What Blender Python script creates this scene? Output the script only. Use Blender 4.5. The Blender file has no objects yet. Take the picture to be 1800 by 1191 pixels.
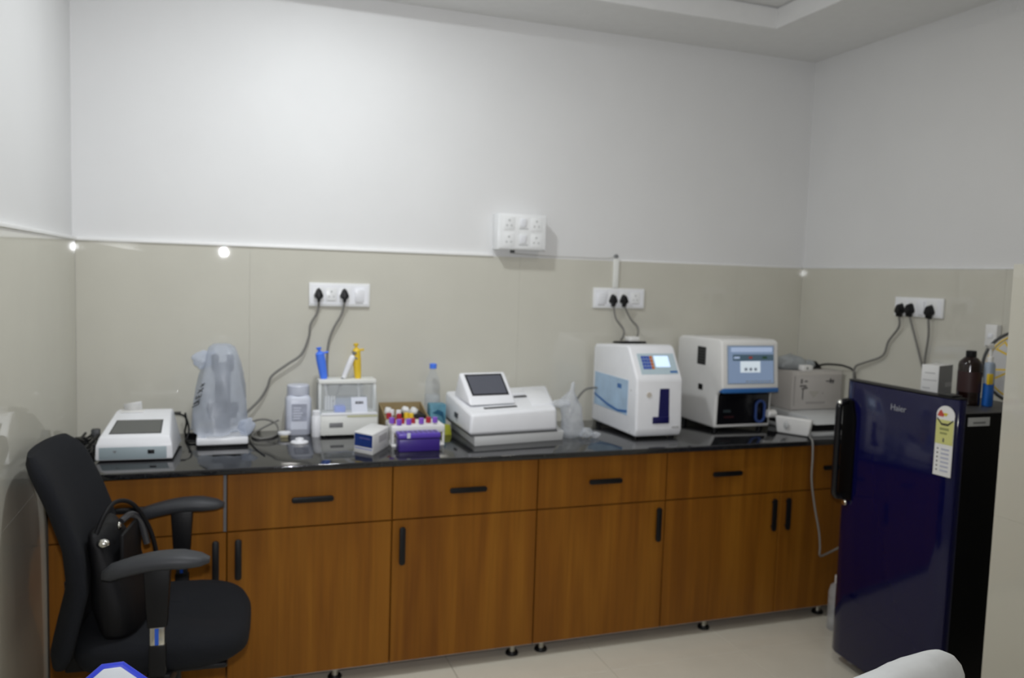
import bpy, bmesh, math, random
from mathutils import Vector, Matrix, noise
random.seed(7)
PI = math.pi
scene = bpy.context.scene
C = scene.collection

# ------------------------------------------------------------------ camera
CAM = Vector((0.5475, -3.5693, 1.5452))
yaw, pitch, roll = 0.34311, -0.07866, 0.03162
fwd = Vector((math.sin(yaw)*math.cos(pitch), math.cos(yaw)*math.cos(pitch), math.sin(pitch)))
rt = Vector((math.cos(yaw), -math.sin(yaw), 0))
up = rt.cross(fwd)
r2 = rt*math.cos(roll) + up*math.sin(roll)
u2 = up*math.cos(roll) - rt*math.sin(roll)
cd = bpy.data.cameras.new('camera')
cam = bpy.data.objects.new('camera', cd); C.objects.link(cam)
m = Matrix((r2, u2, -fwd)).transposed().to_4x4(); m.translation = CAM
cam.matrix_world = m
cd.sensor_width = 36; cd.lens = 28.485; cd.clip_start = 0.05
cd.dof.use_dof = True; cd.dof.focus_distance = 1.35; cd.dof.aperture_fstop = 4.3
scene.camera = cam

# ------------------------------------------------------------------ world, light, exposure
w = bpy.data.worlds.new('world'); scene.world = w; w.use_nodes = True
w.node_tree.nodes['Background'].inputs[0].default_value = (0.6, 0.65, 0.7, 1)
w.node_tree.nodes['Background'].inputs[1].default_value = 0.05
vs = scene.view_settings
vs.view_transform = 'Standard'; vs.look = 'None'; vs.gamma = 1; vs.use_curve_mapping = False
vs.exposure = 0.07

def light(name, kind, loc, energy, color=(1, 1, 1), aim=None, parent=None, **kw):
    ld = bpy.data.lights.new(name, kind); ld.energy = energy; ld.color = color
    for k, v in kw.items(): setattr(ld, k, v)
    o = bpy.data.objects.new(name, ld); C.objects.link(o); o.location = loc
    if aim is not None:
        o.rotation_euler = (Vector(aim)-Vector(loc)).to_track_quat('-Z', 'Y').to_euler()
    if parent: o.parent = parent
    return o
# the photographer's flash on top of the camera, head tilted up at the wall
light('camera_flash', 'SPOT', CAM+Vector((0, 0.02, 0.115)), 116, (0.96, 0.97, 1.02), aim=(1.35, 0, 1.8),
      spot_size=math.radians(104), spot_blend=1.0, shadow_soft_size=0.024)
# ------------------------------------------------------------------ materials
MATS = {}
def mat(name, col, rough=0.5, metal=0.0, spec=0.5, var=0.0, scale=20.0, bump=0.0, bscale=200.0, emit=None, estr=0.0, coat=0.0, stretch=None):
    if name in MATS: return MATS[name]
    ma = bpy.data.materials.new(name); ma.use_nodes = True
    nt = ma.node_tree; b = nt.nodes['Principled BSDF']
    b.inputs['Roughness'].default_value = rough; b.inputs['Metallic'].default_value = metal
    b.inputs['Specular IOR Level'].default_value = spec
    b.inputs['Coat Weight'].default_value = coat; b.inputs['Coat Roughness'].default_value = 0.05
    b.inputs['Base Color'].default_value = (*col, 1)
    tc = nt.nodes.new('ShaderNodeTexCoord')
    src = tc.outputs['Object']
    if stretch:
        mp = nt.nodes.new('ShaderNodeMapping'); mp.inputs['Scale'].default_value = stretch
        nt.links.new(src, mp.inputs[0]); src = mp.outputs[0]
    n = nt.nodes.new('ShaderNodeTexNoise'); n.inputs['Scale'].default_value = scale; n.inputs['Detail'].default_value = 4
    nt.links.new(src, n.inputs['Vector'])
    r = nt.nodes.new('ShaderNodeValToRGB')
    v = max(var, 0.015)
    r.color_ramp.elements[0].position = 0.3; r.color_ramp.elements[1].position = 0.7
    r.color_ramp.elements[0].color = (*[c*(1-v) for c in col], 1)
    r.color_ramp.elements[1].color = (*[min(1, c*(1+v)) for c in col], 1)
    nt.links.new(n.outputs['Fac'], r.inputs[0]); nt.links.new(r.outputs[0], b.inputs['Base Color'])
    if bump:
        n2 = nt.nodes.new('ShaderNodeTexNoise'); n2.inputs['Scale'].default_value = bscale
        nt.links.new(tc.outputs['Object'], n2.inputs['Vector'])
        bp = nt.nodes.new('ShaderNodeBump'); bp.inputs['Strength'].default_value = bump; bp.inputs['Distance'].default_value = 0.002
        nt.links.new(n2.outputs['Fac'], bp.inputs['Height']); nt.links.new(bp.outputs[0], b.inputs['Normal'])
    if emit:
        b.inputs['Emission Color'].default_value = (*emit, 1); b.inputs['Emission Strength'].default_value = estr
    MATS[name] = ma
    return ma

def clear(name, col, fac, rough=0.08, trans=0.0, dv=0.2):
    """thin clear plastic: fac = how much of the light is scattered by the sheet"""
    ma = bpy.data.materials.new(name); ma.use_nodes = True
    nt = ma.node_tree; nt.nodes.clear()
    out = nt.nodes.new('ShaderNodeOutputMaterial')
    tr = nt.nodes.new('ShaderNodeBsdfTransparent'); tr.inputs[0].default_value = (0.97, 0.98, 1, 1)
    pb = nt.nodes.new('ShaderNodeBsdfPrincipled'); pb.inputs['Base Color'].default_value = (*col, 1); pb.inputs['Roughness'].default_value = rough
    tl = nt.nodes.new('ShaderNodeBsdfTranslucent'); tl.inputs[0].default_value = (*col, 1)
    m1 = nt.nodes.new('ShaderNodeMixShader'); m1.inputs[0].default_value = trans
    nt.links.new(pb.outputs[0], m1.inputs[1]); nt.links.new(tl.outputs[0], m1.inputs[2])
    n = nt.nodes.new('ShaderNodeTexNoise'); n.inputs['Scale'].default_value = 25; n.inputs['Detail'].default_value = 5
    tc = nt.nodes.new('ShaderNodeTexCoord'); nt.links.new(tc.outputs['Object'], n.inputs['Vector'])
    mr = nt.nodes.new('ShaderNodeMapRange'); mr.inputs['From Min'].default_value = 0.3; mr.inputs['From Max'].default_value = 0.7
    mr.inputs['To Min'].default_value = fac*(1-dv); mr.inputs['To Max'].default_value = min(1, fac*(1+dv))
    nt.links.new(n.outputs['Fac'], mr.inputs['Value'])
    m2 = nt.nodes.new('ShaderNodeMixShader'); nt.links.new(mr.outputs[0], m2.inputs[0])
    nt.links.new(tr.outputs[0], m2.inputs[1]); nt.links.new(m1.outputs[0], m2.inputs[2])
    nt.links.new(m2.outputs[0], out.inputs[0])
    MATS[name] = ma
    return ma

def wood_mat():
    ma = bpy.data.materials.new('wood_laminate'); ma.use_nodes = True
    nt = ma.node_tree; b = nt.nodes['Principled BSDF']; b.inputs['Roughness'].default_value = 0.45; b.inputs['Specular IOR Level'].default_value = 0.22
    geo = nt.nodes.new('ShaderNodeNewGeometry')
    oi = nt.nodes.new('ShaderNodeObjectInfo')
    mp = nt.nodes.new('ShaderNodeMapping'); mp.inputs['Scale'].default_value = (14, 14, 0.9)
    nt.links.new(geo.outputs['Position'], mp.inputs[0])
    n1 = nt.nodes.new('ShaderNodeTexNoise'); n1.inputs['Scale'].default_value = 1.0; n1.inputs['Detail'].default_value = 6; n1.inputs['Distortion'].default_value = 0.6
    nt.links.new(mp.outputs[0], n1.inputs['Vector'])
    mp2 = nt.nodes.new('ShaderNodeMapping'); mp2.inputs['Scale'].default_value = (110, 110, 3)
    nt.links.new(geo.outputs['Position'], mp2.inputs[0])
    n2 = nt.nodes.new('ShaderNodeTexNoise'); n2.inputs['Scale'].default_value = 1.0; n2.inputs['Detail'].default_value = 3
    nt.links.new(mp2.outputs[0], n2.inputs['Vector'])
    r = nt.nodes.new('ShaderNodeValToRGB')
    e = r.color_ramp.elements
    e[0].position = 0.25; e[0].color = (0.175, 0.060, 0.006, 1)
    e[1].position = 0.75; e[1].color = (0.305, 0.123, 0.012, 1)
    x = e.new(0.5); x.color = (0.24, 0.089, 0.008, 1)
    nt.links.new(n1.outputs['Fac'], r.inputs[0])
    r3 = nt.nodes.new('ShaderNodeValToRGB'); r3.color_ramp.elements[0].position = 0.35; r3.color_ramp.elements[1].position = 0.6
    r3.color_ramp.elements[0].color = (0.90, 0.90, 0.90, 1); r3.color_ramp.elements[1].color = (1, 1, 1, 1)
    nt.links.new(n2.outputs['Fac'], r3.inputs[0])
    mx = nt.nodes.new('ShaderNodeMix'); mx.data_type = 'RGBA'; mx.blend_type = 'MULTIPLY'; mx.inputs[0].default_value = 1
    nt.links.new(r.outputs[0], mx.inputs[6]); nt.links.new(r3.outputs[0], mx.inputs[7])
    nt.links.new(mx.outputs[2], b.inputs['Base Color'])
    MATS['wood'] = ma
    return ma

def granite_mat():
    ma = bpy.data.materials.new('black_granite'); ma.use_nodes = True
    nt = ma.node_tree; b = nt.nodes['Principled BSDF']; b.inputs['Roughness'].default_value = 0.07
    b.inputs['IOR'].default_value = 1.65
    tc = nt.nodes.new('ShaderNodeTexCoord')
    v = nt.nodes.new('ShaderNodeTexVoronoi'); v.inputs['Scale'].default_value = 260
    n = nt.nodes.new('ShaderNodeTexNoise'); n.inputs['Scale'].default_value = 120; n.inputs['Detail'].default_value = 6
    nt.links.new(tc.outputs['Object'], v.inputs['Vector']); nt.links.new(tc.outputs['Object'], n.inputs['Vector'])
    r = nt.nodes.new('ShaderNodeValToRGB'); e = r.color_ramp.elements
    e[0].position = 0.35; e[0].color = (0.007, 0.007, 0.008, 1); e[1].position = 0.8; e[1].color = (0.030, 0.031, 0.034, 1)
    nt.links.new(n.outputs['Fac'], r.inputs[0]); nt.links.new(r.outputs[0], b.inputs['Base Color'])
    MATS['granite'] = ma
    return ma

WOOD = wood_mat(); GRAN = granite_mat()
PAINT = mat('wall_paint', (0.735, 0.735, 0.73), 0.55, spec=0.3, var=0.012, scale=3, bump=0.02, bscale=300)
TILE = mat('wall_tile_glaze', (0.60, 0.585, 0.51), 0.018, spec=0.62, var=0.018, scale=5)
GROUT = mat('grout', (0.42, 0.40, 0.35), 0.8)
CEIL = mat('ceiling_paint', (0.78, 0.78, 0.77), 0.7, spec=0.2)
FLOORT = mat('floor_tile_glaze', (0.76, 0.72, 0.61), 0.07, var=0.03, scale=6)
WHITE = mat('white_plastic', (0.86, 0.87, 0.90), 0.32, var=0.01)
WHITE2 = mat('warm_white_plastic', (0.80, 0.795, 0.775), 0.38, var=0.012)
BONE = mat('bone_plastic', (0.80, 0.81, 0.77), 0.4)
SWITCH = mat('switch_plastic', (0.84, 0.85, 0.85), 0.3)
SWGREY = mat('socket_grey', (0.50, 0.51, 0.51), 0.5)
LGREY = mat('light_grey_plastic', (0.52, 0.53, 0.53), 0.4)
BLUEGREY = mat('blue_grey_panel', (0.33, 0.40, 0.43), 0.45)
MGREY = mat('mid_grey', (0.20, 0.205, 0.21), 0.45)
DGREY = mat('dark_grey', (0.055, 0.058, 0.06), 0.45)
BLACK = mat('black_plastic', (0.006, 0.006, 0.007), 0.42, spec=0.3)
BLACKG = mat('black_gloss', (0.006, 0.006, 0.008), 0.18)
FABRIC = mat('black_fabric', (0.010, 0.011, 0.014), 0.95, spec=0.25, var=0.15, scale=300, bump=0.3, bscale=900)
LEATHER = mat('black_leather', (0.004, 0.004, 0.005), 0.6, spec=0.25, bump=0.2, bscale=350)
ARM = mat('arm_rubber', (0.030, 0.032, 0.037), 0.55)
CHROME = mat('chrome', (0.75, 0.74, 0.70), 0.15, metal=1.0)
CABLE = mat('cable_grey', (0.20, 0.195, 0.18), 0.5)
CABLEW = mat('cable_pale', (0.42, 0.41, 0.38), 0.5)
NAVY = mat('fridge_navy', (0.0034, 0.0036, 0.042), 0.08, spec=0.42)
NAVYP = mat('navy_panel', (0.010, 0.009, 0.085), 0.3)
FBLACK = mat('fridge_black', (0.002, 0.002, 0.0025), 0.45, spec=0.18)
BLUE = mat('bright_blue', (0.02, 0.10, 0.55), 0.35)
CYBLUE = mat('pipette_blue', (0.075, 0.22, 0.92), 0.35)
STRIPB = mat('blue_strip', (0.035, 0.15, 0.42), 0.35)
PALEB = mat('pale_blue_print', (0.42, 0.58, 0.76), 0.4, var=0.15, scale=9)
YELLOW = mat('yellow_plastic', (0.80, 0.55, 0.03), 0.4)
YGREEN = mat('yellow_green', (0.33, 0.34, 0.02), 0.5)
RED = mat('red_cap', (0.40, 0.015, 0.03), 0.4)
PURPLE = mat('purple_cap', (0.27, 0.11, 0.62), 0.4)
VIOLET = mat('violet_rack', (0.045, 0.020, 0.22), 0.35)
TAN = mat('cardboard', (0.33, 0.245, 0.12), 0.8, var=0.06)
TEAL = mat('teal_card', (0.10, 0.27, 0.36), 0.5, var=0.25, scale=25)
CARTON = mat('white_carton', (0.76, 0.76, 0.75), 0.5)
CARTONG = mat('grey_carton_side', (0.50, 0.495, 0.49), 0.55)
BOXBLUE = mat('carton_blue_print', (0.008, 0.035, 0.20), 0.35, var=0.2, scale=40)
OLDBOX = mat('dusty_carton', (0.50, 0.475, 0.45), 0.7, var=0.03, scale=12)
INK = mat('ink', (0.09, 0.09, 0.095), 0.7)
INKB = mat('black_ink', (0.015, 0.015, 0.018), 0.7)
INKP = mat('pale_ink', (0.50, 0.50, 0.50), 0.7)
LABEL = mat('label_paper', (0.66, 0.69, 0.78), 0.6)
LABELG = mat('label_grey', (0.36, 0.38, 0.46), 0.6, var=0.12, scale=40)
JAR = mat('jar_plastic', (0.62, 0.65, 0.74), 0.35)
CLOTH = mat('white_cloth', (0.72, 0.74, 0.75), 0.9, spec=0.1, var=0.05, scale=18, bump=0.5, bscale=35)
LYEL = mat('label_yellow', (0.60, 0.60, 0.22), 0.55)
STARR = mat('label_red', (0.50, 0.07, 0.05), 0.55)
STARY = mat('label_gold', (0.62, 0.50, 0.05), 0.55)
AMBER = mat('amber_bottle', (0.010, 0.003, 0.002), 0.15)
BAGBLUE = mat('bottle_blue', (0.015, 0.13, 0.50), 0.35)
PALEG = mat('pale_grey_blue', (0.35, 0.42, 0.52), 0.45)
SCR_D = mat('dull_screen', (0.115, 0.12, 0.115), 0.35)
SCR_A = mat('dark_screen', (0.105, 0.11, 0.135), 0.15)
LCD = mat('lit_lcd', (0.5, 0.6, 0.8), 0.3, emit=(0.60, 0.78, 1.0), estr=0.75)
UI0 = mat('screen_blue', (0.10, 0.15, 0.25), 0.2, emit=(0.30, 0.39, 0.55), estr=0.42)
UI1 = mat('screen_dark', (0.04, 0.06, 0.08), 0.2, emit=(0.09, 0.16, 0.22), estr=0.35)
UI2 = mat('screen_white', (0.5, 0.55, 0.6), 0.2, emit=(0.68, 0.78, 0.85), estr=0.5)
UI3 = mat('screen_pale', (0.2, 0.27, 0.4), 0.2, emit=(0.50, 0.60, 0.80), estr=0.45)
KEYO = mat('key_orange', (0.60, 0.16, 0.03), 0.4)
KEYB = mat('key_blue', (0.045, 0.10, 0.45), 0.4)
LEDM = mat('led_diffuser', (0.9, 0.9, 0.88), 0.4, emit=(1, 0.97, 0.92), estr=2.0)
CLEARP = clear('clear_plastic', (0.75, 0.78, 0.80), 0.05, dv=0.1)
ACRYL = clear('acrylic', (0.80, 0.82, 0.80), 0.20, dv=0.05)
BAGP = clear('dust_cover_plastic', (0.74, 0.80, 0.92), 0.50, rough=0.3, trans=0.35, dv=0.06)
BAGC = clear('crumpled_bag_plastic', (0.88, 0.90, 0.93), 0.42, rough=0.2, trans=0.3)
TUBEP = clear('tube_plastic', (0.75, 0.74, 0.72), 0.45)

# ------------------------------------------------------------------ mesh helpers
def smooth_path(pts, n=6):
    P = [Vector(p) for p in pts]
    if len(P) < 3: return P
    out = []
    for i in range(len(P)-1):
        p0 = P[max(i-1, 0)]; p1 = P[i]; p2 = P[i+1]; p3 = P[min(i+2, len(P)-1)]
        for k in range(n):
            t = k/n
            out.append(0.5*((2*p1)+(p2-p0)*t+(2*p0-5*p1+4*p2-p3)*t*t+(3*p1-p0-3*p2+p3)*t**3))
    out.append(P[-1]); return out

class MB:
    def __init__(s, o=(0, 0, 0)):
        s.bm = bmesh.new(); s.o = Vector(o)
    def v(s, p): return s.bm.verts.new(Vector(p)-s.o)
    def f(s, vs):
        try: return s.bm.faces.new(vs)
        except ValueError: return None
    def box(s, x0, x1, y0, y1, z0, z1):
        V = [s.v((x, y, z)) for z in (z0, z1) for y in (y0, y1) for x in (x0, x1)]
        for q in ((0, 2, 3, 1), (4, 5, 7, 6), (0, 1, 5, 4), (2, 6, 7, 3), (0, 4, 6, 2), (1, 3, 7, 5)): s.f([V[i] for i in q])
        return s
    def hexa(s, pts):
        """8 points: bottom ring 0-3, top ring 4-7"""
        V = [s.v(p) for p in pts]
        for q in ((3, 2, 1, 0), (4, 5, 6, 7), (0, 1, 5, 4), (1, 2, 6, 5), (2, 3, 7, 6), (3, 0, 4, 7)): s.f([V[i] for i in q])
        return s
    def prism(s, pts, axis, a, b):
        def mk(p, t):
            return {'x': (t, p[0], p[1]), 'y': (p[0], t, p[1]), 'z': (p[0], p[1], t)}[axis]
        A = [s.v(mk(p, a)) for p in pts]; B = [s.v(mk(p, b)) for p in pts]; n = len(pts)
        s.f(A); s.f(B[::-1])
        for i in range(n): s.f([A[i], B[i], B[(i+1) % n], A[(i+1) % n]])
        return s
    def rings(s, R, cap=True, closed=True):
        V = [[s.v(p) for p in r] for r in R]; n = len(V[0])
        for a, b in zip(V, V[1:]):
            for i in range(n if closed else n-1):
                j = (i+1) % n; s.f([a[i], a[j], b[j], b[i]])
        if cap and closed: s.f(V[0][::-1]); s.f(V[-1])
        return s
    def lathe(s, c, prof, n=24, axis='z', cap=True):
        R = []
        for r, h in prof:
            ring = []
            for k in range(n):
                a = 2*PI*k/n; x, y = max(r, 1e-4)*math.cos(a), max(r, 1e-4)*math.sin(a)
                ring.append({'z': (c[0]+x, c[1]+y, c[2]+h), 'y': (c[0]+x, c[1]+h, c[2]+y), 'x': (c[0]+h, c[1]+x, c[2]+y)}[axis])
            R.append(ring)
        return s.rings(R, cap)
    def cyl(s, p, q, r, r1=None, n=16):
        return s.tube([p, q], r, n, r1=r1)
    def tube(s, pts, r, n=8, r1=None, closed=False, smooth=0, cap=True):
        P = smooth_path(pts, smooth) if smooth else [Vector(p) for p in pts]
        m = len(P); R = []; prev = None
        for i, p in enumerate(P):
            if closed: t = P[(i+1) % m]-P[(i-1) % m]
            else: t = P[min(i+1, m-1)]-P[max(i-1, 0)]
            t.normalize()
            if prev is None:
                a = Vector((0, 0, 1)) if abs(t.z) < 0.9 else Vector((1, 0, 0))
                u = t.cross(a).normalized()
            else:
                u = (prev-t*prev.dot(t)).normalized()
            prev = u; w_ = t.cross(u)
            rr = r if r1 is None else r+(r1-r)*i/(m-1)
            R.append([p+u*rr*math.cos(2*PI*k/n)+w_*rr*math.sin(2*PI*k/n) for k in range(n)])
        if closed: R.append(R[0])
        return s.rings(R, cap and not closed)
    def ball(s, c, r, sx=1, sy=1, sz=1, n=16, m=10):
        R = []
        for i in range(m+1):
            a = -PI/2+PI*i/m; rr = max(math.cos(a), 0.01)*r; h = math.sin(a)*r
            R.append([(c[0]+rr*sx*math.cos(2*PI*k/n), c[1]+rr*sy*math.sin(2*PI*k/n), c[2]+h*sz) for k in range(n)])
        return s.rings(R)
    def build(s, name, ma, parent=None, bevel=0, seg=2, smooth=True, ang=35, rot=None, loc=None):
        bm = s.bm
        bmesh.ops.remove_doubles(bm, verts=bm.verts, dist=1e-6)
        bmesh.ops.recalc_face_normals(bm, faces=bm.faces)
        if bevel:
            E = [e for e in bm.edges if len(e.link_faces) == 2 and e.calc_face_angle(0) > math.radians(25)]
            bmesh.ops.bevel(bm, geom=E, offset=bevel, segments=seg, profile=0.5, affect='EDGES', clamp_overlap=True)
        me = bpy.data.meshes.new(name); bm.to_mesh(me); bm.free()
        if smooth:
            me.polygons.foreach_set('use_smooth', [True]*len(me.polygons))
            me.set_sharp_from_angle(angle=math.radians(ang))
        me.materials.append(ma)
        ob = bpy.data.objects.new(name, me); C.objects.link(ob)
        if parent: ob.parent = parent
        if rot: ob.rotation_euler = rot
        if loc: ob.location = loc
        return ob

def rrect(cx, cy, hx, hy, r, n=5):
    pts = []
    for (sx, sy, a0) in ((1, 1, 0), (-1, 1, PI/2), (-1, -1, PI), (1, -1, 1.5*PI)):
        for k in range(n+1):
            a = a0+PI/2*k/n
            pts.append((cx+sx*(hx-r)+r*math.cos(a), cy+sy*(hy-r)+r*math.sin(a)))
    return pts

def sup(cx, cy, hx, hy, e, n=40):
    out = []
    for k in range(n):
        a = 2*PI*k/n; c_, s_ = math.cos(a), math.sin(a)
        out.append((cx+hx*math.copysign(abs(c_)**(2/e), c_), cy+hy*math.copysign(abs(s_)**(2/e), s_)))
    return out

def thing(name, label, cat, loc=(0, 0, 0), rz=0, group=None):
    o = bpy.data.objects.new(name, None); C.objects.link(o); o.empty_display_size = 0.05
    o.location = loc; o.rotation_euler = (0, 0, rz); o['label'] = label; o['category'] = cat
    if group: o['group'] = group
    return o
def tag(o, label, cat, group=None):
    o['label'] = label; o['category'] = cat
    if group: o['group'] = group
    return o
def struct(o):
    o['kind'] = 'structure'; return o

def text(name, s_, size, ma, parent, loc, rot, ext=0.0003):
    cu = bpy.data.curves.new('t', 'FONT'); cu.body = s_; cu.size = size; cu.extrude = ext; cu.align_x = 'CENTER'; cu.align_y = 'CENTER'
    cu.resolution_u = 3
    o = bpy.data.objects.new('t', cu); C.objects.link(o)
    dg = bpy.context.evaluated_depsgraph_get()
    me = bpy.data.meshes.new_from_object(o.evaluated_get(dg)); me.name = name
    bpy.data.objects.remove(o); bpy.data.curves.remove(cu)
    me.materials.clear(); me.materials.append(ma)
    ob = bpy.data.objects.new(name, me); C.objects.link(ob)
    ob.parent = parent; ob.location = loc; ob.rotation_euler = rot
    return ob

# ------------------------------------------------------------------ room shell
W = 3.4526; ZT = 1.629; ZC = 2.7036; YF = -4.9
XS = 2.875; YS = -1.695                       # corner of the wall return beside the fridge
fl = struct(MB().box(-0.12, W+0.12, YF-0.1, 0.12, -0.10, -0.012).build('floor', GROUT, smooth=False))
def tile_mesh(name, sx, sy, sz, ma, bev=0.0012):
    o = MB().box(0, sx, 0, sy, 0, sz).build(name, ma, bevel=bev, seg=1, ang=20)
    me = o.data; bpy.data.objects.remove(o); return me
def inst(name, me, loc, parent, rot=None):
    o = bpy.data.objects.new(name, me); C.objects.link(o); o.parent = parent; o.location = loc
    if rot: o.rotation_euler = rot
    return o
fm = tile_mesh('floor_tile', 0.598, 0.598, 0.012, FLOORT)
for i in range(-1, 6):
    for j in range(9):
        x0 = 0.20+0.6*i; y0 = -0.20-0.6*j
        xa, xb = max(x0, 0.001), min(x0+0.598, W-0.001); ya, yb = max(y0, YF+0.001), min(y0+0.598, -0.001)
        if xb-xa < 0.02 or yb-ya < 0.02: continue
        if abs(xb-xa-0.598) < 1e-6 and abs(yb-ya-0.598) < 1e-6: inst('floor_tile', fm, (xa, ya, -0.012), fl)
        else: MB().box(xa, xb, ya, yb, -0.012, 0).build('floor_tile', FLOORT, fl, bevel=0.0012, seg=1, ang=20)
wb = struct(MB().box(-0.12, W+0.12, 0.012, 0.12, -0.1, 3.0).build('wall_back', PAINT, smooth=False))
wl = struct(MB().box(-0.12, -0.012, YF-0.1, 0.012, -0.1, 3.0).build('wall_left', PAINT, smooth=False))
wr = struct(MB().box(W+0.012, W+0.12, YS-0.02, 0.012, -0.1, 3.0).build('wall_right', PAINT, smooth=False))
wr2 = struct(MB().box(XS+0.030, W+0.12, YF-0.1, YS-0.030, -0.1, 3.0).build('wall_return', PAINT, smooth=False))
wf = struct(MB().box(-0.12, W+0.12, YF-0.12, YF, -0.1, 3.0).build('wall_front', PAINT, smooth=False))
def cuts(a, b, first, step):
    c = [a]; x = first
    while x < b-0.03:
        if x > a+0.03: c.append(x)
        x += step
    c.append(b); return list(zip(c, c[1:]))
g = 0.0002
for z0, z1 in ((0.0, 0.029), (0.029, 0.829), (0.829, ZT)):
    for a, b in cuts(0, W, 0.65, 1.2):
        MB().box(a+g, b-g, 0.0, 0.012, z0+g, z1-g).build('wall_tile', TILE, wb, bevel=0.0003, seg=1, ang=20)
    for a, b in cuts(YF, 0, -3.6, 1.2):
        MB().box(-0.012, 0.0, a+g, b-g, z0+g, z1-g).build('wall_tile', TILE, wl, bevel=0.0003, seg=1, ang=20)
    for a, b in cuts(YS-0.02, 0, -1.2, 1.2):
        MB().box(W, W+0.012, a+g, b-g, z0+g, z1-g).build('wall_tile', TILE, wr, bevel=0.0003, seg=1, ang=20)
    for a, b in cuts(YF, YS, -4.1, 1.2):
        MB().box(XS, XS+0.030, a+g, b-g, z0+g, z1-g).build('wall_tile', TILE, wr2, bevel=0.0003, seg=1, ang=20)
    MB().box(XS+0.031, W, YS-0.030, YS, z0+g, z1-g).build('wall_tile', TILE, wr2, bevel=0.0003, seg=1, ang=20)
TRIM = mat('trim_white', (0.92, 0.92, 0.91), 0.4)
# white bead along the top of the tiling
struct(MB().box(0, 1.715, -0.007, 0.012, ZT-0.001, ZT+0.012).box(2.36, W, 0.001, 0.012, ZT, ZT+0.006).build('trim_1', TRIM, bevel=0.002))
struct(MB().box(-0.012, 0.007, -3.5, -0.007, ZT-0.001, ZT+0.012).build('trim_2', TRIM, bevel=0.002))
struct(MB().box(W-0.001, W+0.012, YS, 0, ZT, ZT+0.006).build('trim_3', SWITCH, bevel=0.002))
# ceiling with a sunken tray
tx0, tx1, ty0, ty1 = 0.55, 2.92, -4.3, -0.38
cb = MB()
cb.box(-0.12, W+0.12, ty1, 0.12, ZC, 2.79); cb.box(-0.12, W+0.12, YF-0.1, ty0, ZC, 2.79)
cb.box(-0.12, tx0, ty0, ty1, ZC, 2.79); cb.box(tx1, W+0.12, ty0, ty1, ZC, 2.79)
cb.box(-0.12, W+0.12, YF-0.1, 0.12, 2.80, 2.90)
ce = struct(cb.build('ceiling', CEIL, smooth=False))
struct(MB().box(tx0-0.02, tx1+0.02, ty0-0.02, ty0-0.012, 2.79, 2.80).box(tx0-0.02, tx1+0.02, ty1+0.012, ty1+0.02, 2.79, 2.80)
       .box(tx0-0.02, tx0-0.012, ty0-0.02, ty1+0.02, 2.79, 2.80).box(tx1+0.012, tx1+0.02, ty0-0.02, ty1+0.02, 2.79, 2.80).build('trim_4', CEIL, smooth=False))
# LED downlights above the frame: bright one at left, three added as fill
for (lx, ly, nm, pw, lc) in ((0.95, -0.95, 'nearest the left wall and the worktop', 15.2, (0.93, 0.97, 1.0)), (2.3, -1.6, 'nearest the fridge, added as fill', 3.3, (1.0, 0.96, 0.88)),
                             (0.87, -3.1, 'behind the camera on the left, added as fill', 3.5, (1.0, 0.97, 0.92)), (2.3, -3.1, 'behind the camera on the right, added as fill', 3.0, (1.0, 0.96, 0.88))):
    t = thing('ceiling_downlight', 'round white recessed ceiling downlight '+nm, 'ceiling light', (lx, ly, 2.80), 0, 'downlights in the ceiling tray')
    MB().lathe((0, 0, 0), [(0.085, 0), (0.09, -0.004), (0.085, -0.008), (0.070, -0.008), (0.068, 0)], 28).build('rim', WHITE, t)
    MB().lathe((0, 0, -0.006), [(0.069, 0), (0.069, 0.004)], 28).build('diffuser', LEDM, t)
    light('downlight_lamp', 'AREA', (0, 0, -0.012), pw, lc, parent=t, shape='DISK', size=0.14)

STEEL = mat('brushed_steel', (0.45, 0.43, 0.38), 0.35, metal=1.0)
# ------------------------------------------------------------------ base cabinets and worktop
wt = thing('worktop', 'long polished black granite worktop running wall to wall', 'worktop', (0, 0, 0.828))
MB((0, 0, 0.828)).box(0.002, W-0.002, -0.66, -0.001, 0.828, 0.85).build('slab', GRAN, wt, bevel=0.004, seg=3)
cx = [0.004, 0.5606, 1.1467, 1.7327, 2.3188, 2.9048, W-0.006]
doors = ['R', 'L', 'L', 'R', 'R', 'L']
cab_lab = ['oak-look base cabinet at the left wall, mostly hidden by the black chair', 'oak-look base cabinet right of the black chair seat, below the covered microscope',
           'oak-look base cabinet below the violet tube rack', 'oak-look base cabinet below the wide analyser with the tilted screen',
           'oak-look base cabinet below the two tall analysers', 'shaded oak-look base cabinet half hidden behind the blue fridge']
FY = -0.614
def handle_h(x, z):
    mb = MB(o); mb.prism(rrect(x, z, 0.0745, 0.0105, 0.0095), 'y', FY-0.012, FY-0.022)
    mb.box(x-0.06, x-0.05, FY-0.014, FY, z-0.006, z+0.006); mb.box(x+0.05, x+0.06, FY-0.014, FY, z-0.006, z+0.006); return mb
def handle_v(x, z):
    mb = MB(o); mb.prism(rrect(x, z, 0.0115, 0.073, 0.0095), 'y', FY-0.012, FY-0.022)
    mb.box(x-0.006, x+0.006, FY-0.014, FY, z-0.06, z-0.05); mb.box(x-0.006, x+0.006, FY-0.014, FY, z+0.05, z+0.06); return mb
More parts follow.
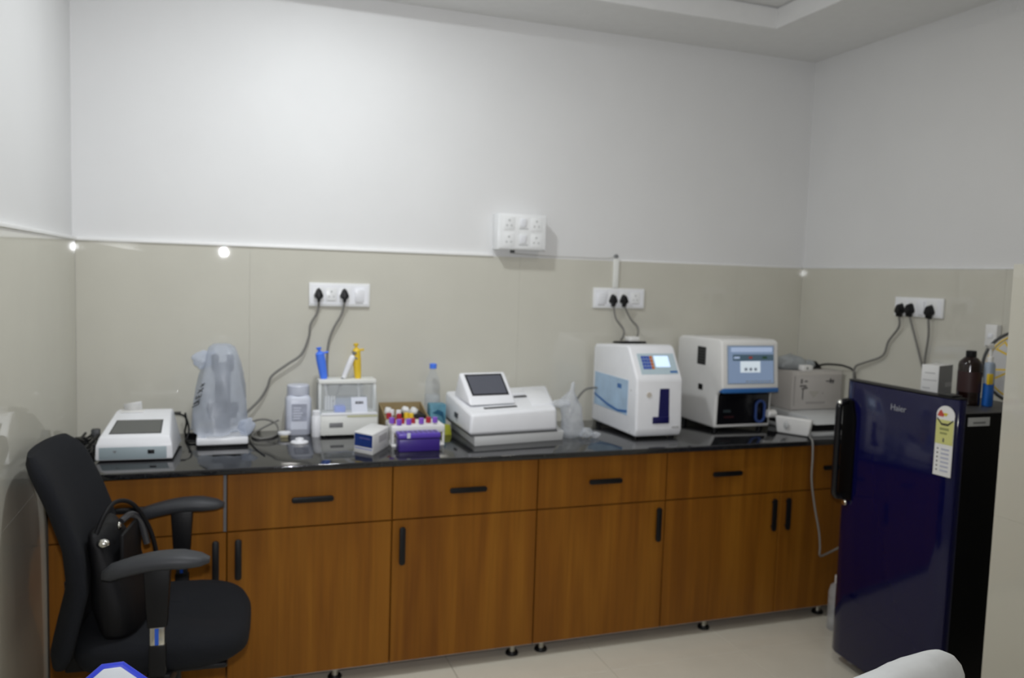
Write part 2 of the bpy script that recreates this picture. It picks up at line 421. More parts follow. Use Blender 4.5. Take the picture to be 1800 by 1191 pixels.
for i in range(6):
    xa, xb = cx[i], cx[i+1]
    o = Vector(((xa+xb)/2, -0.3, 0))
    t = thing('base_cabinet', cab_lab[i], 'cabinet', o, 0, 'base cabinets under the worktop')
    MB(o).box(xa+0.001, xb-0.001, FY+0.020, -0.004, 0.056, 0.827).build('body', WOOD, t, bevel=0.001, seg=1)
    dx0, dx1 = xa+0.0025, xb-0.0025
    if i == 0: dx1 = xb-0.013
    d = MB(o).box(dx0, dx1, FY, FY+0.018, 0.6145, 0.818).build('drawer', WOOD, t, bevel=0.0012, seg=1)
    handle_h((cx[i]+cx[i+1])/2 if 0 < i < 5 else (0.268 if i == 0 else 3.197), 0.716).build('handle', BLACK, d, bevel=0.002)
    d = MB(o).box(dx0, xb-0.0025, FY, FY+0.018, 0.0575, 0.6095).build('door', WOOD, t, bevel=0.0012, seg=1)
    handle_v(xb-0.037 if doors[i] == 'R' else xa+0.038, 0.515).build('handle', BLACK, d, bevel=0.002)
    MB(o).box(dx0, xb-0.0025, FY+0.0005, FY+0.0175, 0.0560, 0.0574).build('edge_band', CARTONG, d)
    if i == 0:
        MB(o).box(xb-0.0115, xb-0.0015, FY+0.001, FY+0.018, 0.6145, 0.818).build('filler_strip', mat('dull_metal', (0.13, 0.125, 0.13), 0.5), t)
    legx = [0.27, 0.95, 1.665, 1.792, 2.575, 3.20][i]
    for lx, ly in ((legx, FY+0.055), (xa+0.06, -0.08), (xb-0.06, -0.08)):
        if True:
            lg = MB(o).lathe((lx, ly, 0), [(0.017, 0.010), (0.014, 0.016), (0.014, 0.056)], 20).build('leg', STEEL, t)
            MB(o).lathe((lx, ly, 0), [(0.026, 0.0), (0.027, 0.006), (0.022, 0.014)], 20).build('foot', BLACK, lg)

# ------------------------------------------------------------------ wall electrics
def frame_of(side):
    """maps (along wall, out of wall, z) to world"""
    if side == 'back': return lambda a, b, z: (a, -b, z)
    return lambda a, b, z: (W-b, -a, z)
class WB(MB):
    """builder in wall coordinates"""
    def __init__(s, o, side): MB.__init__(s, o); s.m = frame_of(side)
    def v(s, p): return s.bm.verts.new(Vector(s.m(*p))-s.o)
def plug(parent_t, a, z, side, o, r=0.021):
    w_ = WB(o, side)
    pts = [(a, z+0.030), (a+0.010, z+0.022), (a+0.021, z-0.004), (a+0.019, z-0.013), (a+0.008, z-0.020), (a+0.006, z-0.036), (a-0.006, z-0.036), (a-0.008, z-0.020), (a-0.019, z-0.013), (a-0.021, z-0.004), (a-0.010, z+0.022)]
    b0, b1 = 0.014, 0.045
    A = [w_.v((p[0], b0, p[1])) for p in pts]; B = [w_.v((a+(p[0]-a)*0.72, b1, z+(p[1]-z)*0.8-0.002)) for p in pts]
    n = len(pts); w_.f(A[::-1]); w_.f(B)
    for i in range(n): w_.f([A[i], A[(i+1) % n], B[(i+1) % n], B[i]])
    return w_
def socket_plate(label, side, a0, a1, z0, z1, mods, grp=None):
    o = Vector(frame_of(side)((a0+a1)/2, 0, (z0+z1)/2))
    t = thing('socket_plate', label, 'power socket', o, 0, grp)
    WB(o, side).box(a0, a1, 0.0005, 0.012, z0, z1).build('plate', SWITCH, t, bevel=0.003)
    WB(o, side).box(a0+0.008, a1-0.008, 0.0118, 0.0135, z0+0.010, z1-0.010).build('inner_frame', WHITE, t, bevel=0.0005, seg=1)
    for kind, a, hw in mods:
        zc = (z0+z1)/2
        if kind == 'sw':
            r = WB(o, side).hexa([(a-hw, 0.0132, zc-0.028), (a+hw, 0.0132, zc-0.028), (a+hw, 0.0132, zc+0.026), (a-hw, 0.0132, zc+0.026),
                                  (a-hw, 0.0165, zc-0.028), (a+hw, 0.0165, zc-0.028), (a+hw, 0.0225, zc+0.026), (a-hw, 0.0225, zc+0.026)]).build('rocker_switch', WHITE, t, bevel=0.001)
            WB(o, side).box(a-hw*0.8, a+hw*0.8, 0.0133, 0.0142, zc-0.037, zc-0.032).build('marking', INKP, t)
        else:
            s_ = WB(o, side).box(a-hw, a+hw, 0.0132, 0.0150, zc-0.030, zc+0.030).build('socket', SWITCH, t, bevel=0.001)
            for dx, dz, r in ((0, 0.013, 0.0045), (-0.010, -0.008, 0.0036), (0.010, -0.008, 0.0036)):
                h = WB(o, side); R = [[(a+dx+rr*math.cos(2*PI*k/12), b_, zc+dz+rr*math.sin(2*PI*k/12)) for k in range(12)] for rr, b_ in ((r, 0.0148), (r, 0.0156))]
                h.rings(R).build('pin_hole', SWGREY, s_)
            if kind == 'sk2':
                WB(o, side).box(a-hw*0.7, a+hw*0.7, 0.0150, 0.0156, zc-0.028, zc-0.024).build('marking', INKP, t)
    return t, o
def cable(label, pts, r=0.0052, ma=None, name='power_cable', plugat=None, grp=None, smooth=6):
    o = Vector(pts[0])
    t = thing(name, label, 'cable', o, 0, grp)
    MB(o).tube(pts, r, 8, smooth=smooth).build('cord', ma or CABLE, t)
    if plugat:
        side, a, z = plugat
        plug(t, a, z, side, o).build('plug', BLACK, t, bevel=0.003)
    return t

socket_plate('white socket plate with two black plugs above the pipette stand', 'back', 0.891, 1.151, 1.386, 1.487,
             [('sk', 0.931, 0.024), ('sk2', 0.985, 0.024), ('sk', 1.04, 0.024), ('sw', 1.105, 0.020)])
socket_plate('white socket plate above the analyser with the keypad, white conduit on top', 'back', 2.229, 2.506, 1.400, 1.498,
             [('sw', 2.272, 0.022), ('sk', 2.330, 0.022), ('sk', 2.388, 0.022), ('sk2', 2.455, 0.026)])
socket_plate('white socket plate with three black plugs on the right wall above the fridge', 'right', 0.659, 0.925, 1.417, 1.503,
             [('sk', 0.705, 0.022), ('sk', 0.760, 0.022), ('sw', 0.812, 0.018), ('sk', 0.868, 0.026)])
CABLEP = mat('cable_offwhite', (0.48, 0.47, 0.44), 0.5)
# surface mounted box
o = Vector((1.83, 0, 1.74))
t = thing('switch_box', 'square white surface-mounted box with four sockets on the back wall', 'socket box', o)
MB(o).box(1.715, 1.950, -0.070, 0.012, 1.660, 1.823).build('box', SWITCH, t, bevel=0.004)
MB(o).box(1.721, 1.944, -0.076, -0.0705, 1.666, 1.817).build('face_plate', SWITCH, t, bevel=0.002)
for sx in (1.765, 1.898):
    for sz in (1.778, 1.704):
        s_ = MB(o).box(sx-0.026, sx+0.026, -0.0780, -0.0758, sz-0.030, sz+0.030).build('socket', SWITCH, t, bevel=0.0008)
        for dx, dz, r in ((0, 0.014, 0.0055), (-0.011, -0.009, 0.0046), (0.011, -0.009, 0.0046)):
            MB(o).lathe((sx+dx, -0.0783, sz+dz), [(r, 0), (r, 0.0006)], 12, 'y').build('pin_hole', SWGREY, s_)
for sz in (1.783, 1.709):
    MB(o).hexa([(1.818, -0.0758, sz-0.018), (1.846, -0.0758, sz-0.018), (1.846, -0.0758, sz+0.020), (1.818, -0.0758, sz+0.020),
                (1.818, -0.0795, sz-0.018), (1.846, -0.0795, sz-0.018), (1.846, -0.085, sz+0.020), (1.818, -0.085, sz+0.020)]).build('rocker_switch', WHITE, t, bevel=0.001)
    MB(o).box(1.815, 1.858, -0.0766, -0.0755, sz-0.029, sz-0.023).build('marking', SWGREY, t)
MB(o).cyl((1.800, -0.03, 1.646), (1.800, -0.03, 1.662), 0.010, 0.012).build('cable_gland', DGREY, t)
cable('thin grey wire running along the tile edge from the socket box to the conduit',
      [(1.800, -0.022, 1.650), (1.84, -0.006, 1.645), (1.98, -0.004, 1.640), (2.15, -0.004, 1.639), (2.30, -0.005, 1.640), (2.343, -0.008, 1.655), (2.345, -0.008, 1.645)], 0.0020, CABLEP, name='wire')
o = Vector((2.345, 0, 1.575))
t = thing('conduit', 'short white vertical conduit above the right socket plate of the back wall', 'conduit', o)
MB(o).box(2.331, 2.359, -0.014, -0.0005, 1.499, 1.640).build('channel', BONE, t, bevel=0.003)
MB(o).ball((2.343, -0.010, 1.652), 0.011, 1.1, 0.8, 0.9).build('cable_clip', MGREY, t)

cable('grey cable from the left plug above the pipettes, sagging behind the covered microscope',
      [(0.931, -0.028, 1.41), (0.926, -0.022, 1.361), (0.898, -0.02, 1.307), (0.892, -0.02, 1.254), (0.862, -0.02, 1.18), (0.804, -0.02, 1.137), (0.741, -0.02, 1.088), (0.723, -0.02, 1.04), (0.696, -0.02, 0.992), (0.655, -0.025, 0.949), (0.60, -0.03, 0.90), (0.57, -0.03, 0.858)],
      plugat=('back', 0.931, 1.437))
cable('grey cable from the right plug of the socket plate, dropping behind the pipette stand',
      [(1.04, -0.028, 1.407), (1.028, -0.022, 1.353), (0.992, -0.02, 1.284), (0.974, -0.02, 1.222), (0.97, -0.018, 1.135), (0.974, -0.012, 1.048), (0.98, -0.008, 0.95), (0.99, -0.008, 0.858)],
      plugat=('back', 1.04, 1.437))
cable('grey cable from the left plug over the keypad analyser', [(2.33, -0.03, 1.412), (2.345, -0.03, 1.35), (2.383, -0.04, 1.30), (2.372, -0.06, 1.266), (2.355, -0.075, 1.251)], plugat=('back', 2.33, 1.441))
cable('grey cable from the right plug over the keypad analyser, bowed out to the right', [(2.388, -0.03, 1.412), (2.424, -0.03, 1.351), (2.461, -0.04, 1.309), (2.450, -0.06, 1.266), (2.432, -0.075, 1.251)], plugat=('back', 2.388, 1.441))
cable('long grey cable from the leftmost right-wall plug, drooping down behind the fridge corner',
      [(3.425, -0.705, 1.415), (3.43, -0.703, 1.365), (3.435, -0.643, 1.295), (3.435, -0.614, 1.226), (3.43, -0.511, 1.182), (3.43, -0.451, 1.153), (3.43, -0.446, 1.078), (3.43, -0.46, 0.95), (3.43, -0.47, 0.86)], plugat=('right', 0.705, 1.446))
cable('dark grey cable from the middle right-wall plug falling straight behind the fridge',
      [(3.425, -0.766, 1.415), (3.43, -0.796, 1.333), (3.437, -0.838, 1.211), (3.44, -0.846, 1.162), (3.44, -0.85, 0.9), (3.44, -0.86, 0.3)], 0.005, plugat=('right', 0.760, 1.449))
cable('dark grey cable from the rightmost right-wall plug slanting left behind the fridge',
      [(3.425, -0.868, 1.412), (3.43, -0.87, 1.339), (3.437, -0.852, 1.213), (3.442, -0.857, 1.163), (3.444, -0.865, 0.9), (3.44, -0.88, 0.3)], 0.005, plugat=('right', 0.868, 1.446))

# ------------------------------------------------------------------ things on the worktop, left to right
T = 0.85
# heap of black adapter cables in the corner
t = thing('adapter_cables', 'tangled black adapter cables between the chair back and the small white analyser', 'cable', (0.07, -0.25, T))
for k in range(5):
    pts = [(random.uniform(-0.06, 0.05), random.uniform(-0.2, 0.16), 0.006+random.uniform(0, 0.035)) for _ in range(8)]
    MB().tube(pts, 0.0045, 7, smooth=6).build('cord', BLACK, t)
MB().box(-0.055, -0.015, 0.02, 0.10, 0, 0.03).build('adapter', BLACK, t, bevel=0.004)
MB().box(0.0, 0.03, 0.10, 0.13, 0, 0.055).build('adapter', DGREY, t, bevel=0.004)
MB().box(-0.01, 0.03, -0.10, -0.05, 0, 0.025).build('adapter', BLACK, t, bevel=0.004)

# small white analyser
o = Vector((0.253, -0.49, T))
t = thing('strip_analyser', 'small white analyser with a dull grey screen and grey-blue front at the left end', 'medical analyser', o, math.radians(-3))
mb = MB()
mb.prism([(0.0, 0.006), (0.0, 0.060), (0.014, 0.088), (0.235, 0.142), (0.30, 0.138), (0.31, 0.006)], 'x', -0.126, 0.126)
for v in mb.bm.verts:       # narrower towards the top
    if v.co.z > 0.08: v.co.x *= 0.76 if v.co.z > 0.12 else 0.90
body = mb.build('housing', WHITE, t, bevel=0.007, seg=3)
MB().box(-0.112, 0.106, -0.0015, 0.004, 0.010, 0.053).build('front_panel', BLUEGREY, t, bevel=0.001)
MB().box(0.044, 0.066, -0.003, 0.004, 0.028, 0.042).build('port', BLACK, t, bevel=0.001)
mb = MB(); mb.prism([(-0.068, 0.041), (-0.055, 0.041), (-0.0615, 0.032)], 'y', -0.0025, 0.002); mb.build('logo_mark', MGREY, t)
def on_slope(y, off): return 0.088+(y-0.014)*(0.054/0.221)+off
def scr_quad(x0, x1, x2, x3, ya, yb, e0, e1):
    return MB().hexa([(x0, ya, on_slope(ya, e0)), (x1, ya, on_slope(ya, e0)), (x2, yb, on_slope(yb, e0)), (x3, yb, on_slope(yb, e0)),
                      (x0, ya, on_slope(ya, e1)), (x1, ya, on_slope(ya, e1)), (x2, yb, on_slope(yb, e1)), (x3, yb, on_slope(yb, e1))])
scr = scr_quad(-0.087, 0.084, 0.078, -0.079, 0.034, 0.150, -0.002, 0.001).build('screen', DGREY, t)
scr_quad(-0.082, 0.079, 0.073, -0.074, 0.038, 0.146, 0, 0.0018).build('display', SCR_D, scr)
pp = [(-0.07+0.062*i, 0.25+0.004*math.sin(j*0.9)-0.0035*j, 0.132+0.009*j+0.010*i) for j in range(5) for i in range(2)]
mb = MB(); V = [mb.v(p) for p in pp]
for j in range(4): mb.f([V[2*j], V[2*j+1], V[2*j+3], V[2*j+2]])
pa = mb.build('paper_slip', CARTON, t); sm = pa.modifiers.new('thick', 'SOLIDIFY'); sm.thickness = 0.001
MB().box(-0.08, 0.0, 0.215, 0.26, 0.138, 0.1425).build('printer_lid', WHITE2, t, bevel=0.001)
MB().box(-0.01, 0.12, 0.302, 0.34, 0.112, 0.118).build('rear_tray', BLACK, t, bevel=0.001)
MB().tube([(0.10, 0.31, 0.115), (0.135, 0.33, 0.10), (0.15, 0.33, 0.05), (0.142, 0.32, 0.006), (0.155, 0.30, 0.0045), (0.180, 0.30, 0.0045)], 0.0035, 7, smooth=6).build('cable', BLACK, t)

# microscope under a plastic dust cover
o = Vector((0.545, -0.17, T))
t = thing('microscope', 'white-footed microscope under a translucent plastic dust cover', 'microscope', o)
MB().box(-0.094, 0.094, -0.140, 0.13, 0.010, 0.038).build('foot', WHITE, t, bevel=0.006)
MB().box(-0.094, 0.094, -0.130, 0.13, 0.0, 0.010).build('foot_pad', BLACK, t, bevel=0.002)
MB().prism([(0.10, 0.038), (0.10, 0.26), (0.06, 0.31), (0.02, 0.30), (0.045, 0.24), (0.045, 0.038)], 'x', -0.03, 0.03).build('arm', DGREY, t, bevel=0.008)
MB().box(-0.06, 0.06, -0.075, 0.055, 0.125, 0.145).build('stage', BLACK, t, bevel=0.003)
MB().cyl((0, 0.0, 0.30), (0, -0.01, 0.24), 0.035, 0.03).build('head', MGREY, t)
for sx in (-0.028, 0.028):
    MB().cyl((sx, -0.02, 0.29), (sx, -0.08, 0.345), 0.014).build('eyepiece', BLACK, t)
MB().cyl((0.012, -0.015, 0.24), (0.016, -0.02, 0.165), 0.014, 0.010).build('objective', DGREY, t)
MB().cyl((-0.055, 0.07, 0.10), (0.055, 0.07, 0.10), 0.024).build('focus_knob', BLACK, t)
rings = []
lev = [(0.050, -0.002, 0.113, 0.134, 0), (0.058, -0.002, 0.106, 0.131, 0), (0.080, -0.006, 0.103, 0.128, 0), (0.12, -0.010, 0.101, 0.125, 0), (0.17, -0.012, 0.097, 0.120, 0), (0.22, -0.008, 0.089, 0.114, 0),
       (0.27, -0.002, 0.077, 0.106, 0), (0.315, 0.0, 0.066, 0.096, 0), (0.35, -0.002, 0.060, 0.086, 0), (0.375, -0.004, 0.050, 0.070, 0), (0.387, -0.006, 0.030, 0.040, 0), (0.388, -0.006, 0.004, 0.006, 0)]
for z, cx_, hx, hy, _ in lev:
    ring = []
    for k, (px, py) in enumerate(sup(cx_, -0.01, hx, hy, 3.0, 56)):
        d = noise.noise(Vector((px*14, py*14, z*9)))*0.010+0.005*math.sin(k*0.9+z*30)*(1 if z < 0.3 else 0.4)
        dirv = Vector((px-cx_, py+0.01, 0)); dirv.normalize()
        zz = z+(0.010*math.sin(k*0.45)+0.006*math.sin(k*1.3) if z < 0.055 else 0)
        ring.append((px+dirv.x*d, py+dirv.y*d, zz+0.0*d))
    rings.append(ring)
mb = MB(); mb.rings(rings, cap=False)
cov = mb.build('dust_cover', BAGP, t, ang=180)
mb = MB()      # loose folded corner of the cover at the top left
mb.ball((-0.072, -0.03, 0.328), 0.044, 0.98, 0.45, 0.80, 24, 14)
for v in mb.bm.verts: v.co += Vector((1, 0.4, 0.8))*noise.noise(v.co*38)*0.022
mb.build('cover_fold', BAGP, cov, ang=180)
mb = MB()      # crumpled hem at the lower right
mb.ball((0.085, -0.128, 0.075), 0.030, 1.0, 0.30, 1.1, 18, 10)
for v in mb.bm.verts: v.co += Vector((1, 0.3, 1))*noise.noise(v.co*55)*0.014
mb.build('cover_fold', BAGP, cov, ang=180)
mb = MB()      # felt pen writing running up the left of the cover
def stroke(a, b): mb.tube([(a[0], a[1], a[2]), (b[0], b[1], b[2])], 0.0017, 6)
def pp_(s_, h): return (-0.110+0.011*h+0.030*s_, -0.085-0.022*h-0.008*s_, 0.150+0.095*s_+0.007*h)
S = lambda s0, h0, s1, h1: stroke(pp_(s0, h0), pp_(s1, h1))
S(0.0, 0, 0.05, 2); S(0.12, 0, 0.17, 2); S(0.14, 0.2, 0.26, 1.9); S(0.05, 2, 0.17, 2)
S(0.33, 0.2, 0.37, 1.9); S(0.33, 0.2, 0.46, 0.3); S(0.35, 1.0, 0.46, 1.1); S(0.37, 1.9, 0.48, 1.8)
S(0.56, 0.2, 0.72, 1.8); S(0.58, 1.8, 0.70, 0.2); S(0.80, 0.6, 0.92, 1.6); S(0.82, 1.6, 0.92, 0.6)
mb.build('handwriting', INKB, cov)

# loose cords behind and beside the microscope
cable('dark cord lying in loops between the microscope and the white jar', [(0.50, -0.02, T+0.004), (0.62, -0.018, T+0.03), (0.70, -0.03, T+0.055), (0.755, -0.045, T+0.04), (0.765, -0.07, T+0.006), (0.735, -0.16, T+0.004), (0.68, -0.18, T+0.004), (0.66, -0.10, T+0.004), (0.70, -0.05, T+0.02), (0.77, -0.03, T+0.05)], 0.004, CABLE, name='loose_cord')
cable('thin black cord running to the front edge beside the microscope foot', [(0.648, -0.20, T+0.004), (0.655, -0.30, T+0.003), (0.672, -0.40, T+0.003), (0.692, -0.49, T+0.003)], 0.0025, BLACK, name='loose_cord')
cable('dark cord behind the small analyser running to the microscope', [(0.40, -0.025, T+0.09), (0.405, -0.025, T+0.05), (0.40, -0.03, T+0.006), (0.43, -0.03, T+0.004), (0.52, -0.025, T+0.004)], 0.004, BLACK, name='loose_cord')

# jar with label
o = Vector((0.845, -0.075, T))
t = thing('plastic_jar', 'square-shouldered pale bluish plastic jar with screw cap and grey label', 'bottle', o)
R = [[(x, y, z) for x, y in rrect(0, 0, hx, hx, hx*0.45, 5)] for hx, z in ((0.049, 0.0), (0.052, 0.004), (0.052, 0.145), (0.048, 0.158), (0.040, 0.165))]
MB().rings(R).build('body', JAR, t, ang=50)
MB().lathe((0, 0, 0), [(0.045, 0.165), (0.046, 0.168), (0.046, 0.203), (0.043, 0.207), (0.02, 0.208)], 32).build('cap', JAR, t)
lb = MB().box(-0.032, 0.034, -0.0535, -0.052, 0.025, 0.135).build('label', LABEL, t)
MB().box(-0.030, 0.032, -0.0542, -0.0534, 0.060, 0.132).build('print', LABELG, lb)
for k in range(5): MB().box(-0.024, 0.004+0.005*(k % 3), -0.0548, -0.0541, 0.070+k*0.011, 0.074+k*0.011).build('text_line', LABEL, lb)
# small white bottle
t = thing('small_bottle', 'slim white plastic bottle between the jar and the pipette stand', 'bottle', (0.912, -0.165, T))
MB().lathe((0, 0, 0), [(0.018, 0), (0.0195, 0.003), (0.0195, 0.084), (0.016, 0.090)], 20).build('body', WHITE, t)
MB().lathe((0, 0, 0), [(0.017, 0.090), (0.017, 0.108), (0.012, 0.111)], 18).build('cap', WHITE, t)
# white lids / scraps
t = thing('sample_pot', 'small white and cream pot on the worktop just before the jar', 'pot', (0.785, -0.155, T))
MB().box(-0.016, 0.014, -0.015, 0.015, 0.0, 0.012).build('cream_base', mat('cream', (0.62, 0.57, 0.36), 0.5), t, bevel=0.003)
MB().lathe((0, 0, 0.012), [(0.024, 0), (0.026, 0.002), (0.026, 0.010), (0.022, 0.012)], 20).build('lid_disc', WHITE, t)
t = thing('cotton_wad', 'flat white cotton wad lying in front of the small cream pot', 'cotton', (0.835, -0.275, T))
MB().lathe((0, 0, 0), [(0.034, 0), (0.035, 0.003), (0.033, 0.006), (0.018, 0.008), (0.016, 0.018), (0.006, 0.021)], 20).build('wad_body', WHITE, t)

# pipette stand
o = Vector((1.045, -0.19, T))
t = thing('pipette_stand', 'white pipette stand with clear front panel and paper label', 'pipette stand', o)
MB().box(-0.119, 0.119, 0.0, 0.17, 0.006, 0.095).build('base', BONE, t, bevel=0.006)
for sx in (-1, 1):
    x0, x1 = sorted((sx*0.119, sx*0.111))
    MB().prism([(0.006, 0.095), (0.16, 0.095), (0.16, 0.226), (0.07, 0.226)], 'x', x0, x1).build('side_panel', ACRYL, t, bevel=0.001, seg=1)
    MB().box(x0-0.002, x1+0.002, 0.066, 0.076, 0.095, 0.228).build('post', BONE, t, bevel=0.001)
MB().box(-0.121, 0.121, 0.062, 0.165, 0.214, 0.232).build('top_shelf', BONE, t, bevel=0.003)
MB().prism([(0.008, 0.095), (0.011, 0.095), (0.073, 0.214), (0.070, 0.214)], 'x', -0.110, 0.110).build('clear_panel', ACRYL, t)
MB().box(-0.115, 0.115, -0.002, 0.012, 0.090, 0.100).build('ledge', WHITE, t, bevel=0.002)
MB().box(-0.08, 0.08, 0.155, 0.16, 0.10, 0.215).build('rear_panel', ACRYL, t)
MB().box(-0.083, -0.027, -0.0015, 0.004, 0.040, 0.060).build('drawer_slot', MGREY, t, bevel=0.001)
MB().box(-0.01, 0.118, -0.0018, 0.001, 0.083, 0.089).build('yellow_line', mat('pale_yellow', (0.62, 0.62, 0.36), 0.5), t)
lb = MB().hexa([(0.010, 0.0055, 0.098), (0.076, 0.0055, 0.098), (0.076, 0.0085, 0.098), (0.010, 0.0085, 0.098), (0.010, 0.036, 0.160), (0.076, 0.036, 0.160), (0.076, 0.039, 0.160), (0.010, 0.039, 0.160)]).build('label_card', LABEL, t)
sl = math.atan2(0.0305, 0.062)
for k, (wd, hh) in enumerate(((0.0055, 0.010), (0.0045, 0.011), (0.006, 0.0105), (0.005, 0.0095), (0.0055, 0.010))):
    x0 = 0.027+k*0.0068; y0, y1 = 0.0268+0.492*(-hh/2), 0.0268+0.492*(hh/2)
    MB().hexa([(x0, y0-0.0016, 0.1385-hh/2), (x0+wd, y0-0.0016, 0.1385-hh/2), (x0+wd, y0, 0.1385-hh/2), (x0, y0, 0.1385-hh/2), (x0, y1-0.0016, 0.1385+hh/2), (x0+wd, y1-0.0016, 0.1385+hh/2), (x0+wd, y1, 0.1385+hh/2), (x0, y1, 0.1385+hh/2)]).build('printed_character', INKB, lb)
bb = MB().box(-0.055, -0.010, 0.05, 0.10, 0.095, 0.120).build('tip_holder', CYBLUE, t, bevel=0.002)
for k in range(4): MB().lathe((-0.088+0.012*k, 0.09, 0.10), [(0.005, 0.0), (0.005, 0.055), (0.003, 0.06)], 10).build('tip_tube', WHITE2, t)
MB().box(-0.09, 0.09, 0.10, 0.15, 0.095, 0.150).build('tip_tray', PALEG, t, bevel=0.002)
for sx in (-0.1, 0.1):
    for sy in (0.02, 0.15): MB().lathe((sx, sy, 0), [(0.008, 0), (0.008, 0.007)], 12).build('foot', BLACK, t)
# pipettes standing in it
def pipette(label, col, loc, tilt, h, thick, slim=False):
    t = thing('pipette', label, 'pipette', loc, 0, 'pipettes in the white stand')
    t.rotation_euler = (0, tilt, 0)
    MB().lathe((0, 0, 0), [(0.004, -0.11), (0.005, -0.06), (0.007, -0.012), (0.009, 0.0)], 14).build('tip_cone', MGREY if slim else WHITE2, t)
    R = []
    for z, hx, hy in ((0.0, thick*0.72, thick*0.8), (0.02, thick*0.85, thick*0.9), (h*0.55, thick, thick), (h*0.80, thick*0.95, thick*1.05), (h*0.86, thick*0.6, thick*0.7), (h*0.88, thick*0.4, thick*0.4)):
        R.append([(x, y, z) for x, y in sup(0, 0, hx, hy, 2.6, 20)])
    MB().rings(R).build('grip', col, t)
    MB().lathe((0, 0, 0), [(0.005, h*0.86), (0.005, h*0.94), (0.010, h*0.94), (0.011, h), (0.006, h*1.01)], 14).build('plunger', MGREY if slim else col, t)
    MB().box(thick*0.6, thick*1.9, -0.004, 0.004, h*0.78, h*0.84).build('finger_hook', col if not slim else MGREY, t, bevel=0.002)
    return t
pipette('bright blue pipette at the left of the pipette stand', CYBLUE, (0.950, -0.085, T+0.232), math.radians(-10), 0.135, 0.0195)
pipette('white pipette leaning right between the blue and yellow ones', WHITE, (1.030, -0.100, T+0.236), math.radians(22), 0.120, 0.0125, True)
pipette('mustard yellow pipette at the right of the pipette stand', YELLOW, (1.093, -0.085, T+0.232), math.radians(-4), 0.150, 0.0175)

# blue-faced carton
o = Vector((1.08, -0.556, T))
t = thing('small_carton', 'small white carton with a dark blue printed face near the worktop edge', 'carton', o)
A = Vector((1.080, -0.556)); Bp = Vector((1.0215, -0.477)); Dp = Vector((1.172, -0.400)); Cp = Bp+Dp-A
def q(p, z): return (p.x, p.y, z)
MB(o).hexa([q(A, T), q(Dp, T), q(Cp, T), q(Bp, T), q(A, T+0.079), q(Dp, T+0.079), q(Cp, T+0.079), q(Bp, T+0.079)]).build('box', CARTON, t, bevel=0.0015)
n1 = Vector(((Bp-A).y, -(Bp-A).x)).normalized(); n1 = n1 if n1.dot(Cp-A) < 0 else -n1
n2 = Vector(((Dp-A).y, -(Dp-A).x)).normalized(); n2 = n2 if n2.dot(Cp-A) < 0 else -n2
def facequad(mb, P, Q, n, s0, s1, z0, z1, th=0.0008, e0=-0.0003):
    a = P.lerp(Q, s0); b = P.lerp(Q, s1)
    mb.hexa([q(a+n*e0, z0), q(b+n*e0, z0), q(b+n*th, z0), q(a+n*th, z0), q(a+n*e0, z1), q(b+n*e0, z1), q(b+n*th, z1), q(a+n*th, z1)]); return mb
fp = facequad(MB(o), A, Bp, n1, 0.03, 0.97, T+0.026, T+0.074).build('blue_print', BOXBLUE, t)
facequad(MB(o), A, Bp, n1, 0.05, 0.95, T+0.016, T+0.021).build('swoosh_print', mat('swoosh', (0.30, 0.33, 0.55), 0.5), t)
facequad(MB(o), A, Bp, n1, 0.15, 0.70, T+0.056, T+0.062, 0.0012, 0.0006).build('text_line', mat('print_dull', (0.10, 0.10, 0.30), 0.5), fp)
facequad(MB(o), A, Dp, n2, 0.35, 0.85, T+0.035, T+0.062).build('grey_print', CARTONG, t)

# violet rack (front) and white rack with capped tubes
o = Vector((1.267, -0.50, T))
t = thing('violet_tube_rack', 'solid violet plastic rack standing at the front edge of the worktop', 'tube rack', o)
MB(o).box(1.186, 1.349, -0.528, -0.462, T, T+0.050).build('lower_block', VIOLET, t, bevel=0.004)
MB(o).box(1.184, 1.351, -0.530, -0.460, T+0.052, T+0.072).build('upper_block', mat('violet_light', (0.11, 0.06, 0.45), 0.3), t, bevel=0.004)
for k in range(8):
    for j in range(2):
        MB(o).lathe((1.199+k*0.0195, -0.508+0.026*j, T+0.0715), [(0.0065, 0), (0.0065, 0.0008)], 12).build('hole', BLACK, t)
MB(o).box(1.216, 1.229, -0.5325, -0.530, T+0.055, T+0.075).build('sticker', LABEL, t)
o = Vector((1.28, -0.38, T))
t = thing('white_tube_rack', 'white plastic rack behind the violet one, full of capped tubes', 'tube rack', o)
MB(o).box(1.175, 1.390, -0.440, -0.300, T, T+0.012).build('bottom_tray', WHITE2, t, bevel=0.003)
MB(o).box(1.175, 1.390, -0.440, -0.300, T+0.056, T+0.086).build('top_tray', WHITE2, t, bevel=0.004)
for sx in (1.180, 1.385):
    for sy in (-0.434, -0.306): MB(o).box(sx-0.004, sx+0.004, sy-0.004, sy+0.004, T+0.011, T+0.061).build('post', WHITE2, t)
cols = {'purple': PURPLE, 'red': RED, 'yellow': YELLOW, 'white': WHITE}
spots = [('purple', 1.178, -0.415, .104), ('purple', 1.206, -0.425, .098), ('purple', 1.246, -0.42, .098), ('purple', 1.297, -0.42, .100), ('purple', 1.352, -0.425, .103),
         ('red', 1.190, -0.385, .096), ('red', 1.226, -0.385, .094), ('red', 1.270, -0.385, .094), ('red', 1.334, -0.388, .097), ('red', 1.180, -0.345, .110),
         ('yellow', 1.252, -0.345, .110), ('yellow', 1.272, -0.34, .106), ('red', 1.222, -0.345, .106),
         ('white', 1.198, -0.31, .118), ('white', 1.226, -0.315, .116)]
cnt = {}
names_ = {'purple': ['leftmost', 'second', 'third', 'fourth', 'rightmost'], 'red': ['front-left', 'second', 'third', 'rightmost', 'tall rear-left', 'rear'], 'yellow': ['left', 'right'], 'white': ['left', 'right']}
